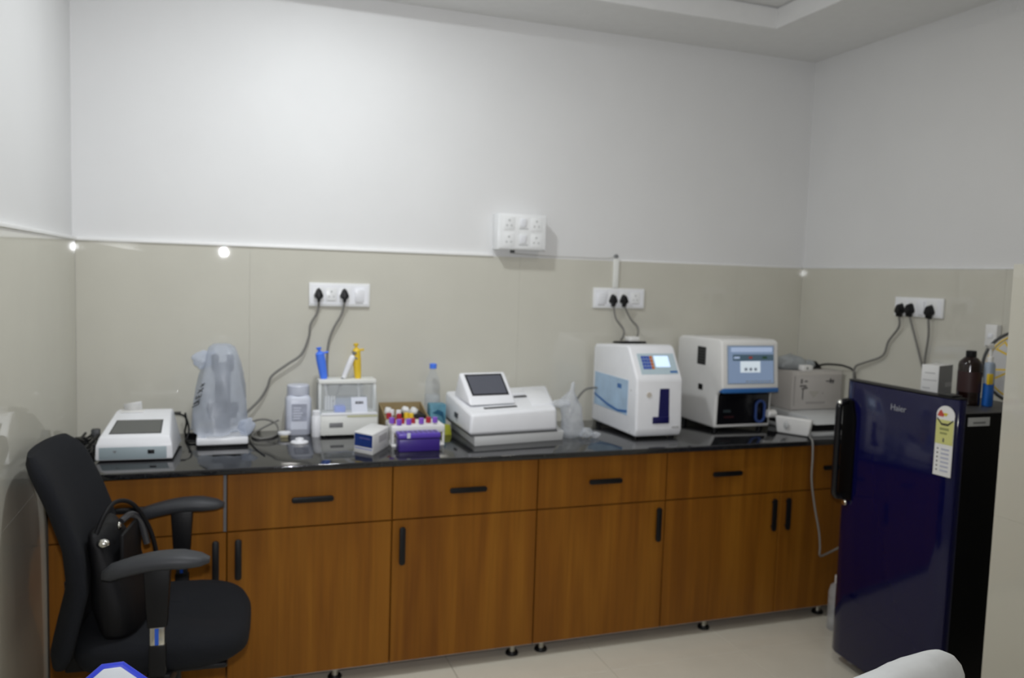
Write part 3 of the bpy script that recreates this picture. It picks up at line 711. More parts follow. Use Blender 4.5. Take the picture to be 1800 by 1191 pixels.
for c_, x, y, h in spots:
    k = cnt.get(c_, 0); cnt[c_] = k+1
    t = thing('capped_tube', '%s of the %s-capped blood tubes in the white rack' % (names_[c_][k], c_), 'test tube', (x, y, T+0.012), 0, 'capped tubes in the white rack')
    MB().lathe((0, 0, 0), [(0.003, 0), (0.0060, 0.004), (0.0062, h-0.018)], 12).build('tube', TUBEP, t)
    MB().lathe((0, 0, 0), [(0.0102, h-0.022), (0.0110, h-0.020), (0.0105, h), (0.006, h+0.001)], 14).build('cap', cols[c_], t)
# behind the racks
o = Vector((1.30, -0.12, T))
t = thing('cardboard_tray', 'low tan cardboard tray against the wall behind the tube racks', 'cardboard tray', o)
MB(o).box(1.195, 1.385, -0.21, -0.03, T, T+0.005).build('bottom', TAN, t)
MB(o).box(1.195, 1.385, -0.21, -0.205, T+0.005, T+0.07).build('front_wall', TAN, t)
MB(o).box(1.195, 1.385, -0.035, -0.03, T+0.005, T+0.115).build('rear_wall', TAN, t)
for sx in (1.195, 1.380): MB(o).prism([(-0.205, T+0.005), (-0.035, T+0.005), (-0.035, T+0.115), (-0.205, T+0.07)], 'x', sx, sx+0.005).build('side_wall', TAN, t)
for x, y, z, lab in ((1.215, -0.15, T+0.098, 'leftmost white ball of tissue in the cardboard tray'), (1.290, -0.15, T+0.098, 'middle white ball of tissue in the cardboard tray'), (1.325, -0.16, T+0.096, 'rightmost white ball of tissue in the cardboard tray')):
    mb = MB(); mb.ball((0, 0, 0), 0.017, n=14, m=9)
    for v in mb.bm.verts: v.co *= 1+0.35*noise.noise(v.co*90+Vector((x*50, 0, 0)))
    b = mb.build('tissue_ball', CARTON); b.location = (x, y, z-0.001); tag(b, lab, 'tissue', 'white scraps behind the racks')
t = thing('black_case', 'flat black case lying on the cardboard tray', 'case', (1.335, -0.11, T))
MB().box(-0.045, 0.040, -0.075, 0.06, 0.006, 0.082).build('shell', BLACK, t, bevel=0.010, seg=3)
MB().box(-0.02, 0.02, -0.0765, -0.074, 0.055, 0.058).build('seam', DGREY, t)
o = Vector((1.432, -0.135, T))
t = thing('teal_carton', 'small teal patterned carton left of the wide analyser', 'carton', o)
MB(o).box(1.397, 1.467, -0.165, -0.105, T, T+0.122).build('box', TEAL, t, bevel=0.001)
MB(o).prism([(1.405, T+0.085), (1.43, T+0.10), (1.455, T+0.088), (1.462, T+0.04), (1.448, T+0.07), (1.43, T+0.078)], 'y', -0.1662, -0.1648).build('printed_emblem', mat('deep_teal', (0.01, 0.09, 0.17), 0.4), t)
t = thing('yellow_green_pad', 'small olive yellow pad leaning by the left foot of the wide analyser', 'pad', (1.452, -0.225, T))
MB().hexa([(-0.024, -0.014, 0), (0.024, -0.014, 0), (0.024, 0.006, 0), (-0.024, 0.006, 0), (-0.020, 0.004, 0.046), (0.020, 0.004, 0.042), (0.020, 0.016, 0.042), (-0.020, 0.016, 0.046)]).build('pad_block', YGREEN, t, bevel=0.003)
# clear water bottle
t = thing('water_bottle', 'clear plastic water bottle with a blue cap by the wall', 'bottle', (1.432, -0.055, T))
prof = [(0.030, 0.0), (0.034, 0.006)]
for k in range(8): prof += [(0.034, 0.012+k*0.02), (0.0325, 0.020+k*0.02)]
prof += [(0.034, 0.18), (0.033, 0.20), (0.027, 0.225), (0.017, 0.250), (0.0125, 0.262), (0.0125, 0.272)]
MB().lathe((0, 0, 0), prof, 24).build('body', CLEARP, t)
MB().lathe((0, 0, 0), [(0.0155, 0.268), (0.016, 0.27), (0.016, 0.288), (0.013, 0.290)], 20).build('cap', CYBLUE, t)
MB().lathe((0, 0, 0), [(0.0345, 0.10), (0.0348, 0.10), (0.0348, 0.15), (0.0345, 0.15)], 24, cap=False).build('label_band', ACRYL, t)

# wide analyser with tilted screen
o = Vector((1.70, -0.30, T))
t = thing('chemistry_analyser', 'wide low white analyser with a tilted dark screen on its top left', 'medical analyser', o)
MB(o).hexa([(1.505, -0.480, T), (1.915, -0.425, T), (1.975, -0.10, T), (1.515, -0.08, T), (1.502, -0.485, T+0.040), (1.918, -0.430, T+0.040), (1.978, -0.10, T+0.040), (1.512, -0.08, T+0.040)]).build('base', mat('base_grey', (0.64, 0.65, 0.65), 0.4), t, bevel=0.003)
MB(o).hexa([(1.478, -0.492, T+0.048), (1.880, -0.446, T+0.048), (1.985, -0.085, T+0.048), (1.484, -0.075, T+0.048),
            (1.486, -0.487, T+0.132), (1.875, -0.440, T+0.142), (1.965, -0.095, T+0.190), (1.484, -0.085, T+0.170)]).build('housing', WHITE, t, bevel=0.014, seg=4)
MB(o).hexa([(1.490, -0.480, T+0.040), (1.885, -0.435, T+0.040), (1.975, -0.095, T+0.040), (1.495, -0.08, T+0.040), (1.484, -0.486, T+0.050), (1.880, -0.440, T+0.050), (1.98, -0.09, T+0.050), (1.488, -0.078, T+0.050)]).build('shadow_gap', MGREY, t)
# screen wedge
mb = MB(o); mb.hexa([(1.510, -0.385, T+0.150), (1.716, -0.375, T+0.155), (1.716, -0.17, T+0.165), (1.500, -0.17, T+0.16),
                     (1.512, -0.360, T+0.180), (1.714, -0.350, T+0.182), (1.706, -0.235, T+0.275), (1.500, -0.240, T+0.272)])
sc = mb.build('screen_housing', WHITE, t, bevel=0.008, seg=3)
def lerp3(a, b, s_): return tuple(a[i]+(b[i]-a[i])*s_ for i in range(3))
def slope_quad(mb, BL, BR, TR, TL, u0, u1, v0, v1, e0, e1):
    n = (Vector(BR)-Vector(BL)).cross(Vector(TL)-Vector(BL)).normalized()
    P = []
    for e in (e0, e1):
        for (u, v) in ((u0, v0), (u1, v0), (u1, v1), (u0, v1)):
            p = Vector(lerp3(lerp3(BL, BR, u), lerp3(TL, TR, u), v))+n*e; P.append(p)
    mb.hexa(P); return mb
BL, BR, TR, TL = (1.512, -0.360, T+0.180), (1.714, -0.350, T+0.182), (1.706, -0.235, T+0.275), (1.500, -0.240, T+0.272)
fr = slope_quad(MB(o), BL, BR, TR, TL, 0.09, 0.91, 0.06, 0.90, -0.002, 0.0012).build('screen_frame', BLACKG, t)
slope_quad(MB(o), BL, BR, TR, TL, 0.125, 0.875, 0.12, 0.84, 0, 0.0018).build('display', SCR_A, fr)
BL, BR, TR, TL = (1.486, -0.487, T+0.132), (1.875, -0.440, T+0.142), (1.965, -0.095, T+0.190), (1.484, -0.085, T+0.170)
slope_quad(MB(o), BL, BR, TR, TL, 0.19, 0.56, 0.14, 0.205, -0.004, 0.0025).build('paper_slot', DGREY, t, bevel=0.001)
pc = slope_quad(MB(o), BL, BR, TR, TL, 0.56, 0.72, 0.56, 0.68, -0.002, 0.012).build('printer_cover', WHITE, t, bevel=0.003)
slope_quad(MB(o), BL, BR, TR, TL, 0.57, 0.73, 0.50, 0.545, -0.002, 0.006).build('printer_slot', BLACK, t)
slope_quad(MB(o), BL, BR, TR, TL, 0.74, 0.96, 0.15, 0.90, -0.003, 0.004).build('lid', WHITE, t, bevel=0.002)
MB(o).box(1.478, 1.486, -0.30, -0.26, T+0.085, T+0.105).build('side_port', DGREY, t)
for (x, y) in ((1.53, -0.45), (1.89, -0.40), (1.93, -0.13), (1.54, -0.11)): pass
# translucent bag tucked at its right end
def crumple(mb, amp, sc_, seed):
    for v in mb.bm.verts:
        v.co += Vector((noise.noise(v.co*sc_+Vector((seed, 0, 0))), noise.noise(v.co*sc_+Vector((0, seed, 0))), 0.6*noise.noise(v.co*sc_+Vector((0, 0, seed)))))*amp
        if v.co.z < 0.001: v.co.z = 0.001
t = thing('plastic_bag', 'crumpled clear plastic bag draped over the right end of the wide analyser', 'plastic bag', (1.985, -0.36, T))
mb = MB(); R = []
for z, cx_, hx, hy in ((0.0, 0, 0.045, 0.05), (0.03, 0, 0.048, 0.055), (0.09, -0.005, 0.050, 0.055), (0.14, -0.012, 0.048, 0.05), (0.17, -0.012, 0.036, 0.035), (0.20, -0.004, 0.016, 0.016), (0.23, 0.004, 0.011, 0.012), (0.242, 0.006, 0.003, 0.003)):
    R.append([(x, y, z) for x, y in sup(cx_, 0, hx, hy, 2.4, 28)])
mb.rings(R); crumple(mb, 0.016, 28, 3.1); mb.build('bag_body', BAGC, t, ang=180)
mb = MB(); mb.ball((-0.075, -0.045, 0.155), 0.034, 1.2, 0.5, 0.55, 20, 10); crumple(mb, 0.012, 40, 8.0); mb.build('bag_fold', BAGC, t, ang=180)
t = thing('crumpled_wrapper', 'small crumpled clear wrapper on the worktop between the two white analysers', 'wrapper', (2.030, -0.41, T))
mb = MB(); mb.ball((0, 0, 0.024), 0.028, 1.15, 0.9, 0.85, 20, 12); crumple(mb, 0.020, 45, 5.5); mb.build('wrapper_body', BAGC, t, ang=180)
mb = MB(); mb.ball((0.045, -0.01, 0.016), 0.016, 1.3, 0.9, 0.9, 14, 9); crumple(mb, 0.009, 60, 2.2); mb.build('wrapper_end', BAGC, t, ang=180)
cable('grey cable arching to the left side of the keypad analyser', [(2.09, -0.06, T+0.005), (2.115, -0.08, 0.92), (2.13, -0.09, 0.974), (2.165, -0.10, 1.017), (2.21, -0.10, 1.024), (2.255, -0.10, 1.022)], 0.005, CABLE)

# keypad analyser
o = Vector((2.34, -0.28, T))
t = thing('electrolyte_analyser', 'upright white analyser with small keypad, lit display and a navy J-shaped slot', 'medical analyser', o, 0)
side = [(-0.045, 0.012), (-0.045, 0.365), (-0.060, 0.382), (-0.38, 0.405), (-0.40, 0.395), (-0.487, 0.262), (-0.497, 0.040), (-0.485, 0.012)]
mb = MB(o); mb.prism([(y, z+T) for y, z in side], 'x', 2.226, 2.454); mb.build('housing', WHITE, t, bevel=0.013, seg=4)
for sx in (2.25, 2.43):
    for sy in (-0.45, -0.08): MB(o).lathe((sx, sy, T), [(0.012, 0), (0.012, 0.014)], 14).build('foot', BLACK, t)
BL, BR, TR, TL = (2.226, -0.487, T+0.262), (2.454, -0.487, T+0.262), (2.454, -0.40, T+0.395), (2.226, -0.40, T+0.395)
kp = slope_quad(MB(o), BL, BR, TR, TL, 0.13, 0.93, 0.16, 0.80, -0.002, 0.0012).build('control_panel', mat('panel_pale', (0.50, 0.62, 0.68), 0.4), t)
slope_quad(MB(o), BL, BR, TR, TL, 0.48, 0.79, 0.38, 0.72, 0.001, 0.0025).build('display', LCD, kp)
for i in range(4):
    for j in range(4):
        u = 0.20+i*0.062; v = 0.32+j*0.105
        slope_quad(MB(o), BL, BR, TR, TL, u, u+0.052, v, v+0.085, 0.001, 0.003).build('key', KEYO if i == 3 else KEYB, kp)
slope_quad(MB(o), BL, BR, TR, TL, 0.76, 0.92, 0.20, 0.26, 0.001, 0.0018).build('swoosh', STRIPB, kp)
jy = -0.4925
MB(o).hexa([(2.334, -0.4975, T+0.098), (2.386, -0.4975, T+0.098), (2.386, -0.480, T+0.098), (2.334, -0.480, T+0.098), (2.340, -0.4915, T+0.222), (2.385, -0.4915, T+0.222), (2.385, -0.470, T+0.222), (2.340, -0.470, T+0.222)]).build('sample_slot', NAVYP, t)
MB(o).box(2.306, 2.387, -0.5000, -0.480, T+0.070, T+0.100).build('slot_foot', NAVYP, t, bevel=0.002)
MB(o).lathe((2.286, -0.4935, T+0.196), [(0.012, 0), (0.012, 0.004)], 18, 'y').build('round_badge', mat('beige_badge', (0.60, 0.55, 0.49), 0.5), t)
for k in range(5): MB(o).box(2.402+k*0.0075, 2.4075+k*0.0075, -0.4985, -0.495, T+0.048, T+0.058).build('printed_character', INKP, t)
MB(o).box(2.2240, 2.2262, -0.41, -0.075, T+0.095, T+0.250).build('side_sticker', PALEB, t)
mb = MB(o); mb.prism([(-0.41, T+0.118), (-0.32, T+0.108), (-0.22, T+0.120), (-0.075, T+0.150), (-0.075, T+0.140), (-0.22, T+0.108), (-0.32, T+0.097), (-0.41, T+0.106)], 'x', 2.2232, 2.2242); mb.build('sticker_wave', STRIPB, t)
MB(o).box(2.2236, 2.2242, -0.35, -0.31, T+0.205, T+0.225).build('sticker_logo', STRIPB, t)
for z in (0.03, 0.21): MB(o).lathe((2.2245, -0.44, T+z), [(0.004, 0), (0.004, 0.002)], 10, 'x').build('screw', LGREY, t)
ot = Vector((2.39, -0.10, 1.24))
t = thing('adapter_tray', 'flat black adapter pad with a white block on top of the keypad analyser', 'adapter', ot)
MB(ot).hexa([(2.315, -0.16, 1.2405), (2.45, -0.16, 1.2405), (2.45, -0.06, 1.2345), (2.315, -0.06, 1.2345), (2.32, -0.155, 1.2505), (2.445, -0.155, 1.2505), (2.445, -0.065, 1.2445), (2.32, -0.065, 1.2445)]).build('pad', BLACK, t, bevel=0.002)
MB(ot).box(2.365, 2.420, -0.14, -0.09, 1.2485, 1.270).build('block', WHITE2, t, bevel=0.003)

# haematology analyser
o = Vector((2.85, -0.20, T))
t = thing('hematology_analyser', 'tall white analyser with a blue touch screen and black lower front', 'medical analyser', o)
XA, XB = 2.697, 3.008
side = [(-0.03, 0.015), (-0.03, 0.410), (-0.06, 0.425), (-0.385, 0.432), (-0.410, 0.420), (-0.432, 0.205), (-0.405, 0.190), (-0.382, 0.172), (-0.378, 0.015)]
mb = MB(o); mb.prism([(y, z+T) for y, z in side], 'x', XA, XB); mb.build('housing', WHITE2, t, bevel=0.010, seg=3)
for sx in (XA+0.03, XB-0.03):
    for sy in (-0.34, -0.07): MB(o).lathe((sx, sy, T), [(0.014, 0), (0.014, 0.018)], 14).build('foot', BLACK, t)
BL, BR, TR, TL = (XA, -0.432, T+0.205), (XB, -0.432, T+0.205), (XB, -0.410, T+0.420), (XA, -0.410, T+0.420)
fr = slope_quad(MB(o), BL, BR, TR, TL, 0.085, 0.915, 0.10, 0.93, -0.001, 0.0012).build('screen_frame', PALEG, t)
slope_quad(MB(o), BL, BR, TR, TL, 0.105, 0.895, 0.125, 0.905, 0.001, 0.0022).build('display', UI0, fr)
slope_quad(MB(o), BL, BR, TR, TL, 0.15, 0.875, 0.79, 0.885, 0.002, 0.0027).build('header_bar', UI3, fr)
slope_quad(MB(o), BL, BR, TR, TL, 0.18, 0.895, 0.60, 0.735, 0.002, 0.0027).build('menu_bar', UI1, fr)
slope_quad(MB(o), BL, BR, TR, TL, 0.20, 0.30, 0.645, 0.69, 0.0026, 0.0032).build('icon', UI3, fr)
slope_quad(MB(o), BL, BR, TR, TL, 0.46, 0.52, 0.645, 0.69, 0.0026, 0.0032).build('icon', STARR, fr)
slope_quad(MB(o), BL, BR, TR, TL, 0.70, 0.78, 0.645, 0.69, 0.0026, 0.0032).build('icon', mat('icon_green', (0.03, 0.10, 0.03), 0.4), fr)
dg_ = slope_quad(MB(o), BL, BR, TR, TL, 0.31, 0.66, 0.35, 0.59, 0.0026, 0.0034).build('dialog_box', UI2, fr)
for k in range(3): slope_quad(MB(o), BL, BR, TR, TL, 0.38+k*0.09, 0.44+k*0.09, 0.385, 0.45, 0.0033, 0.004).build('button', PALEG, dg_) if False else slope_quad(MB(o), BL, BR, TR, TL, 0.38+k*0.085, 0.43+k*0.085, 0.385, 0.45, 0.0033, 0.004).build('dialog_button', PALEG, fr)
for k in range(6): slope_quad(MB(o), BL, BR, TR, TL, 0.40+k*0.08, 0.46+k*0.08, 0.145, 0.175, 0.002, 0.0027).build('footer_key', PALEG, fr)
MB(o).prism([(-0.436, T+0.186), (-0.436, T+0.207), (-0.400, T+0.207), (-0.395, T+0.186)], 'x', XA+0.004, XB-0.004).build('blue_strip', STRIPB, t, bevel=0.003)
# dark recessed bay with white surround
bay = MB(o); bay.prism([(-0.370, T+0.030), (-0.3805, T+0.030), (-0.3845, T+0.1705), (-0.4065, T+0.1880), (-0.430, T+0.1985), (-0.425, T+0.2040), (-0.40, T+0.195), (-0.370, T+0.175)], 'x', XA+0.013, XB-0.013); bay = bay.build('sample_bay', BLACKG, t, bevel=0.003)
ring = []
cxr, czr = 2.942, T+0.090
pts = [(x, -0.388, z) for x, z in rrect(cxr, czr, 0.024, 0.050, 0.0239, 8)]
MB(o).tube(pts, 0.0065, 8, closed=True).build('blue_ring', mat('ring_blue', (0.035, 0.075, 0.26), 0.3), bay)
MB(o).box(XA+0.045, XA+0.085, -0.3825, -0.380, T+0.088, T+0.100).build('bay_marking', mat('bay_grey', (0.03, 0.045, 0.05), 0.4), bay)
MB(o).box(XA+0.050, XA+0.105, -0.3825, -0.380, T+0.062, T+0.070).build('bay_marking', mat('bay_red', (0.035, 0.008, 0.010), 0.4), bay)
MB(o).box(XA-0.002, XA+0.001, -0.285, -0.215, T+0.300, T+0.385).build('side_vent', DGREY, t)
for k in range(6): MB(o).box(XA-0.0035, XA-0.0015, -0.280, -0.220, T+0.305+k*0.0135, T+0.311+k*0.0135).build('vent_slat', BLACK, t)
MB(o).box(XA-0.003, XA+0.001, -0.270, -0.235, T+0.180, T+0.207).build('side_port', BLACK, t, bevel=0.001)
MB(o).lathe((XB, -0.392, T+0.078), [(0.016, -0.03), (0.020, -0.025), (0.020, 0.012), (0.015, 0.018)], 18, 'x').build('side_knob', WHITE2, t)

# power strip with cable hanging off the front
o = Vector((3.03, -0.53, T))
t = thing('extension_box', 'white extension box tilted on its edge at the worktop front beside the tall analyser', 'power strip', o)
MB(o).hexa([(2.985, -0.46, T+0.002), (3.060, -0.590, T+0.002), (3.085, -0.575, T+0.002), (3.01, -0.445, T+0.002), (2.960, -0.475, T+0.085), (3.068, -0.600, T+0.080), (3.093, -0.583, T+0.080), (2.985, -0.460, T+0.085)]).build('body', WHITE2, t, bevel=0.008, seg=3)
n_ = Vector((-0.866, -0.5, 0)); 
mb = MB(o); mb.ball((2.998, -0.510, T+0.045), 0.022, 0.30, 0.65, 0.85, 16, 10); mb.build('socket_face', LGREY, t)
MB(o).tube([(3.062, -0.590, T+0.012), (3.035, -0.635, T+0.008), (3.020, -0.668, T-0.004), (3.022, -0.672, 0.78), (3.030, -0.665, 0.676), (3.06, -0.66, 0.55), (3.092, -0.66, 0.435), (3.104, -0.66, 0.36), (3.112, -0.655, 0.316), (3.16, -0.65, 0.322), (3.24, -0.65, 0.35)], 0.0044, 8, smooth=6).build('flex', mat('flex_grey', (0.24, 0.235, 0.22), 0.5), t)
o = Vector((2.985, -0.44, T))
# white printer box with black front
o = Vector((3.24, -0.42, T))
t = thing('label_printer', 'white desktop printer with a black front slot beneath the old carton', 'printer', o)
MB(o).box(3.095, 3.425, -0.585, -0.25, T, T+0.018).build('base_tray', LGREY, t, bevel=0.004)
MB(o).box(3.100, 3.422, -0.550, -0.25, T+0.018, T+0.058).build('body', BLACK, t, bevel=0.003)
MB(o).hexa([(3.095, -0.590, T+0.055), (3.425, -0.590, T+0.055), (3.425, -0.245, T+0.055), (3.095, -0.245, T+0.055), (3.100, -0.520, T+0.085), (3.422, -0.520, T+0.085), (3.422, -0.245, T+0.088), (3.100, -0.245, T+0.088)]).build('top_cover', LGREY, t, bevel=0.006)
# old carton on it
o = Vector((3.29, -0.36, T+0.088))
t = thing('old_carton', 'dusty pale carton with printed handling marks in the right corner', 'carton', o)
c0, c1, d0, d1, e0, e1 = 3.128, 3.425, -0.375, -0.16, T+0.0885, T+0.275
MB(o).box(c0, c1, d0, d1, e0, e1).build('box', OLDBOX, t, bevel=0.003)
MB(o).box(c0+0.03, c1-0.004, d0-0.0008, d0+0.0002, e1-0.018, e1-0.002).build('tape', mat('tape', (0.60, 0.57, 0.53), 0.4), t)
mk = lambda x0, x1, z0, z1, ma=INK: MB(o).box(c0+x0, c0+x1, d0-0.001, d0+0.0002, e0+z0, e0+z1).build('printed_mark', ma, t)
INK2 = mat('faded_ink', (0.12, 0.115, 0.115), 0.7); INK3 = mat('faint_ink', (0.36, 0.34, 0.33), 0.7)
for a in ((0.062, 0.068, 0.05, 0.10), (0.055, 0.075, 0.10, 0.106), (0.045, 0.085, 0.112, 0.120), (0.070, 0.092, 0.102, 0.110), (0.050, 0.060, 0.128, 0.150), (0.072, 0.090, 0.135, 0.142), (0.200, 0.250, 0.135, 0.141), (0.222, 0.232, 0.128, 0.152), (0.238, 0.246, 0.126, 0.146)): mk(*a, INK2)
mk(0.085, 0.200, 0.028, 0.038, INK3)
mb = MB(o); mb.prism([(c0+0.10, e0+0.09), (c0+0.165, e0+0.09), (c0+0.13, e0+0.055)], 'y', d0-0.0008, d0+0.0002); mb.build('printed_mark', mat('faint_ink2', (0.44, 0.42, 0.38), 0.7), t)
mk(0.180, 0.188, 0.075, 0.083, INK3)
MB(o).box(c0+0.012, c0+0.018, d0-0.001, d0+0.0002, e0+0.02, e0+0.165).build('corner_print', INK3, t)
# bag and adapter on the carton
t = thing('grey_plastic_bag', 'crumpled grey plastic bag on top of the old carton', 'plastic bag', (3.20, -0.26, T+0.275))
mb = MB(); R = []
for z, hx, hy in ((0.0, 0.07, 0.06), (0.02, 0.085, 0.07), (0.045, 0.075, 0.06), (0.065, 0.045, 0.04), (0.072, 0.01, 0.01)):
    R.append([(x, y, z) for x, y in sup(0, 0, hx, hy, 2.3, 28)])
mb.rings(R); crumple(mb, 0.018, 25, 1.7); mb.build('bag_body', mat('grey_bag', (0.30, 0.32, 0.33), 0.35, var=0.12, scale=18), t, ang=180)
mb = MB(); mb.ball((0.10, 0.0, 0.022), 0.038, 1.2, 0.9, 0.62, 20, 12); crumple(mb, 0.012, 35, 4.1); mb.build('bag_fold', MATS['grey_bag'], t, ang=180)
t = thing('white_adapter', 'small white adapter block on top of the old carton', 'adapter', (3.225, -0.345, T+0.275))
MB().box(-0.028, 0.028, -0.022, 0.022, 0.0005, 0.028).build('block', WHITE2, t, bevel=0.004)
MB().box(-0.010, -0.004, -0.024, -0.021, 0.010, 0.020).build('status_light', DGREY, t)
o = Vector((3.34, -0.25, T+0.275))
t = thing('black_adapter', 'black adapter with cord trailing over the right edge of the old carton', 'adapter', o)
MB(o).hexa([(3.33, -0.28, T+0.2755), (3.385, -0.28, T+0.2755), (3.385, -0.21, T+0.2755), (3.33, -0.21, T+0.2755), (3.335, -0.275, T+0.315), (3.350, -0.275, T+0.312), (3.350, -0.215, T+0.312), (3.335, -0.215, T+0.315)]).build('adapter_body', BLACK, t, bevel=0.003)
MB(o).tube([(3.37, -0.25, T+0.285), (3.385, -0.296, T+0.300), (3.40, -0.36, T+0.305), (3.415, -0.40, T+0.302), (3.434, -0.435, T+0.285), (3.438, -0.45, T+0.235), (3.439, -0.47, T+0.12), (3.440, -0.62, T+0.02), (3.441, -0.67, T-0.10)], 0.005, 8, smooth=6).build('cord', BLACK, t)

# ------------------------------------------------------------------ refrigerator
fx, fy0, fy1, fz = 2.905, -1.490, -0.962, 1.165
o = Vector((3.17, (fy0+fy1)/2, 0))
t = thing('refrigerator', 'single-door refrigerator with a glossy navy blue door and black sides', 'refrigerator', o)
MB(o).box(fx+0.062, 3.380, fy0+0.006, fy1-0.006, 0.035, 1.112).build('cabinet', FBLACK, t, bevel=0.008)
MB(o).box(fx+0.064, 3.380, fy0+0.010, fy1-0.010, 1.1125, 1.118).build('top_cover', mat('fridge_top', (0.05, 0.05, 0.052), 0.4), t, bevel=0.003)
pts = [(fx+0.058, fy0), (fx+0.058, fy1)]
n = 16
for k in range(n+1):
    y = fy1+(fy0-fy1)*k/n; s_ = 2*k/n-1
    pts.append((fx+0.016*s_*s_+(0.010 if k in (0, n) else 0), y))
dr = MB(o).prism(pts, 'z', 0.045, fz).build('door', NAVY, t, bevel=0.004, seg=2, ang=40)
tp = [(x, y) for x, y in pts]
MB(o).prism(tp, 'z', fz+0.0005, fz+0.007).build('door_cap', BLACK, dr, bevel=0.002)
MB(o).box(fx+0.058, fx+0.062, fy0+0.008, fy1-0.008, 0.05, 1.108).build('gasket', BLACK, t)
hb = MB(o); hb.tube([(fx+0.010, fy1-0.028, 1.085), (fx-0.028, fy1-0.022, 1.075), (fx-0.034, fy1-0.022, 1.02), (fx-0.034, fy1-0.022, 0.76), (fx-0.028, fy1-0.022, 0.705), (fx+0.010, fy1-0.028, 0.695)], 0.013, 12, smooth=5)
hd = hb.build('handle', BLACKG, dr)
MB(o).ball((fx-0.030, fy1-0.022, 1.078), 0.013, n=14, m=9).build('handle_cap', CHROME, hd)
MB(o).prism([(fy1-0.006, 0.69), (fy1-0.075, 0.69), (fy1-0.075, 1.02), (fy1-0.055, 1.09), (fy1-0.006, 1.09)], 'x', fx-0.0005, fx+0.012).build('handle_panel', FBLACK, dr)
MB(o).lathe((fx+0.002, fy1-0.046, 0.676), [(0.011, 0), (0.012, -0.004), (0.010, -0.008), (0.004, -0.009)], 18, 'x').build('lock', CHROME, dr)
text('maker_name', 'Haier', 0.033, mat('logo_silver', (0.30, 0.31, 0.35), 0.35), dr, (fx-0.0012-o.x, -1.250-o.y, 1.098), (PI/2, 0, -PI/2), 0.0006)
# energy label on the door
ly0, ly1 = -1.416, -1.484
lbx = lambda e: fx+0.0105+e
lab = MB(o); poly = [(ly0, 0.893), (ly1, 0.893), (ly1, 1.105)]
for k in range(13):
    a = PI*k/12; poly.append(((ly0+ly1)/2-0.035*math.cos(a), 1.105+0.035*math.sin(a)))
poly.append((ly0, 1.105))
def xdoor(y):
    s_ = 2*(y-fy1)/(fy0-fy1)-1; return fx+0.016*s_*s_
ang = math.atan2(xdoor(ly1)-xdoor(ly0), abs(ly1-ly0))
class DB(MB):
    """sheets that lie on the curved door: (y, out, z)"""
    def v(s, p): return s.bm.verts.new(Vector((xdoor(p[0])-p[1]-0.0012, p[0], p[2]))-s.o)
def dsheet(poly_, e0, e1):
    mb = DB(o); A = [mb.v((p[0], e0, p[1])) for p in poly_]; B = [mb.v((p[0], e1, p[1])) for p in poly_]
    mb.f(A); mb.f(B[::-1]); k_ = len(A)
    for i in range(k_): mb.f([A[i], B[i], B[(i+1) % k_], A[(i+1) % k_]])
    return mb
lab = dsheet(poly, 0, 0.001).build('energy_label', CARTON, dr)
def rect(y0, y1, z0, z1): return [(y0, z0), (y1, z0), (y1, z1), (y0, z1)]
dsheet(rect(ly0-0.001, ly1+0.001, 1.005, 1.090), 0.0005, 0.0018).build('yellow_field', LYEL, lab)
cyl_, czl = (ly0+ly1)/2, 1.100
def fan(a0, a1, r0, r1):
    P_ = [(cyl_+r1*math.cos(a0+(a1-a0)*k/8), czl+r1*math.sin(a0+(a1-a0)*k/8)) for k in range(9)]
    Q_ = [(cyl_+r0*math.cos(a1+(a0-a1)*k/8), czl+r0*math.sin(a1+(a0-a1)*k/8)) for k in range(9)]
    return P_+Q_
dsheet(fan(0.05, 0.95, 0.008, 0.030), 0.0005, 0.0020).build('red_sector', STARR, lab)
dsheet(fan(1.0, 2.2, 0.004, 0.015), 0.0005, 0.0020).build('gold_sector', STARY, lab)
dsheet([(ly0-0.004, 1.096), (cyl_+0.012, 1.078), (cyl_-0.012, 1.078), (ly1+0.004, 1.094), (ly1+0.004, 1.088), (cyl_-0.012, 1.071), (cyl_+0.012, 1.071), (ly0-0.004, 1.090)], 0.0005, 0.0026).build('black_band', INKB, lab)
GRNINK = mat('olive_ink', (0.26, 0.28, 0.10), 0.6)
dsheet(rect(ly0-0.016, ly1+0.018, 1.054, 1.062), 0.001, 0.0024).build('text_line', GRNINK, lab)
dsheet(rect(ly0-0.018, ly1+0.024, 1.040, 1.046), 0.001, 0.0024).build('text_line', GRNINK, lab)
dsheet(rect(ly0-0.030, ly0-0.035, 1.012, 1.026), 0.001, 0.0024).build('rating_figure', INK, lab)
LBINK = mat('bluish_ink', (0.44, 0.46, 0.56), 0.6)
for k in range(6):
    z = 0.990-k*0.015
    dsheet(rect(ly0-0.026, ly1+0.012, z-0.006, z), 0.0005, 0.0018).build('text_line', LBINK, lab)
    dsheet(rect(ly0-0.010, ly0-0.015, z-0.005, z), 0.0005, 0.0018).build('bullet', INK, lab)
# model plate on the black side
MB(o).box(fx+0.075, fx+0.175, fy0+0.0045, fy0+0.0062, 1.072, 1.102).build('model_plate', LGREY, t)
MB(o).box(fx+0.098, fx+0.155, fy0+0.0038, fy0+0.0047, 1.080, 1.087).build('plate_text', MGREY, t)
MB(o).box(fx+0.01, fx+0.06, fy0+0.02, fy0+0.08, fz+0.0075, fz+0.013).build('hinge_cover', BLACK, t, bevel=0.003)
for sx in (fx+0.09, 3.34):
    for sy in (fy0+0.05, fy1-0.05): MB(o).lathe((sx, sy, 0), [(0.022, 0), (0.018, 0.008), (0.014, 0.037)], 16).build('foot', LGREY, t)
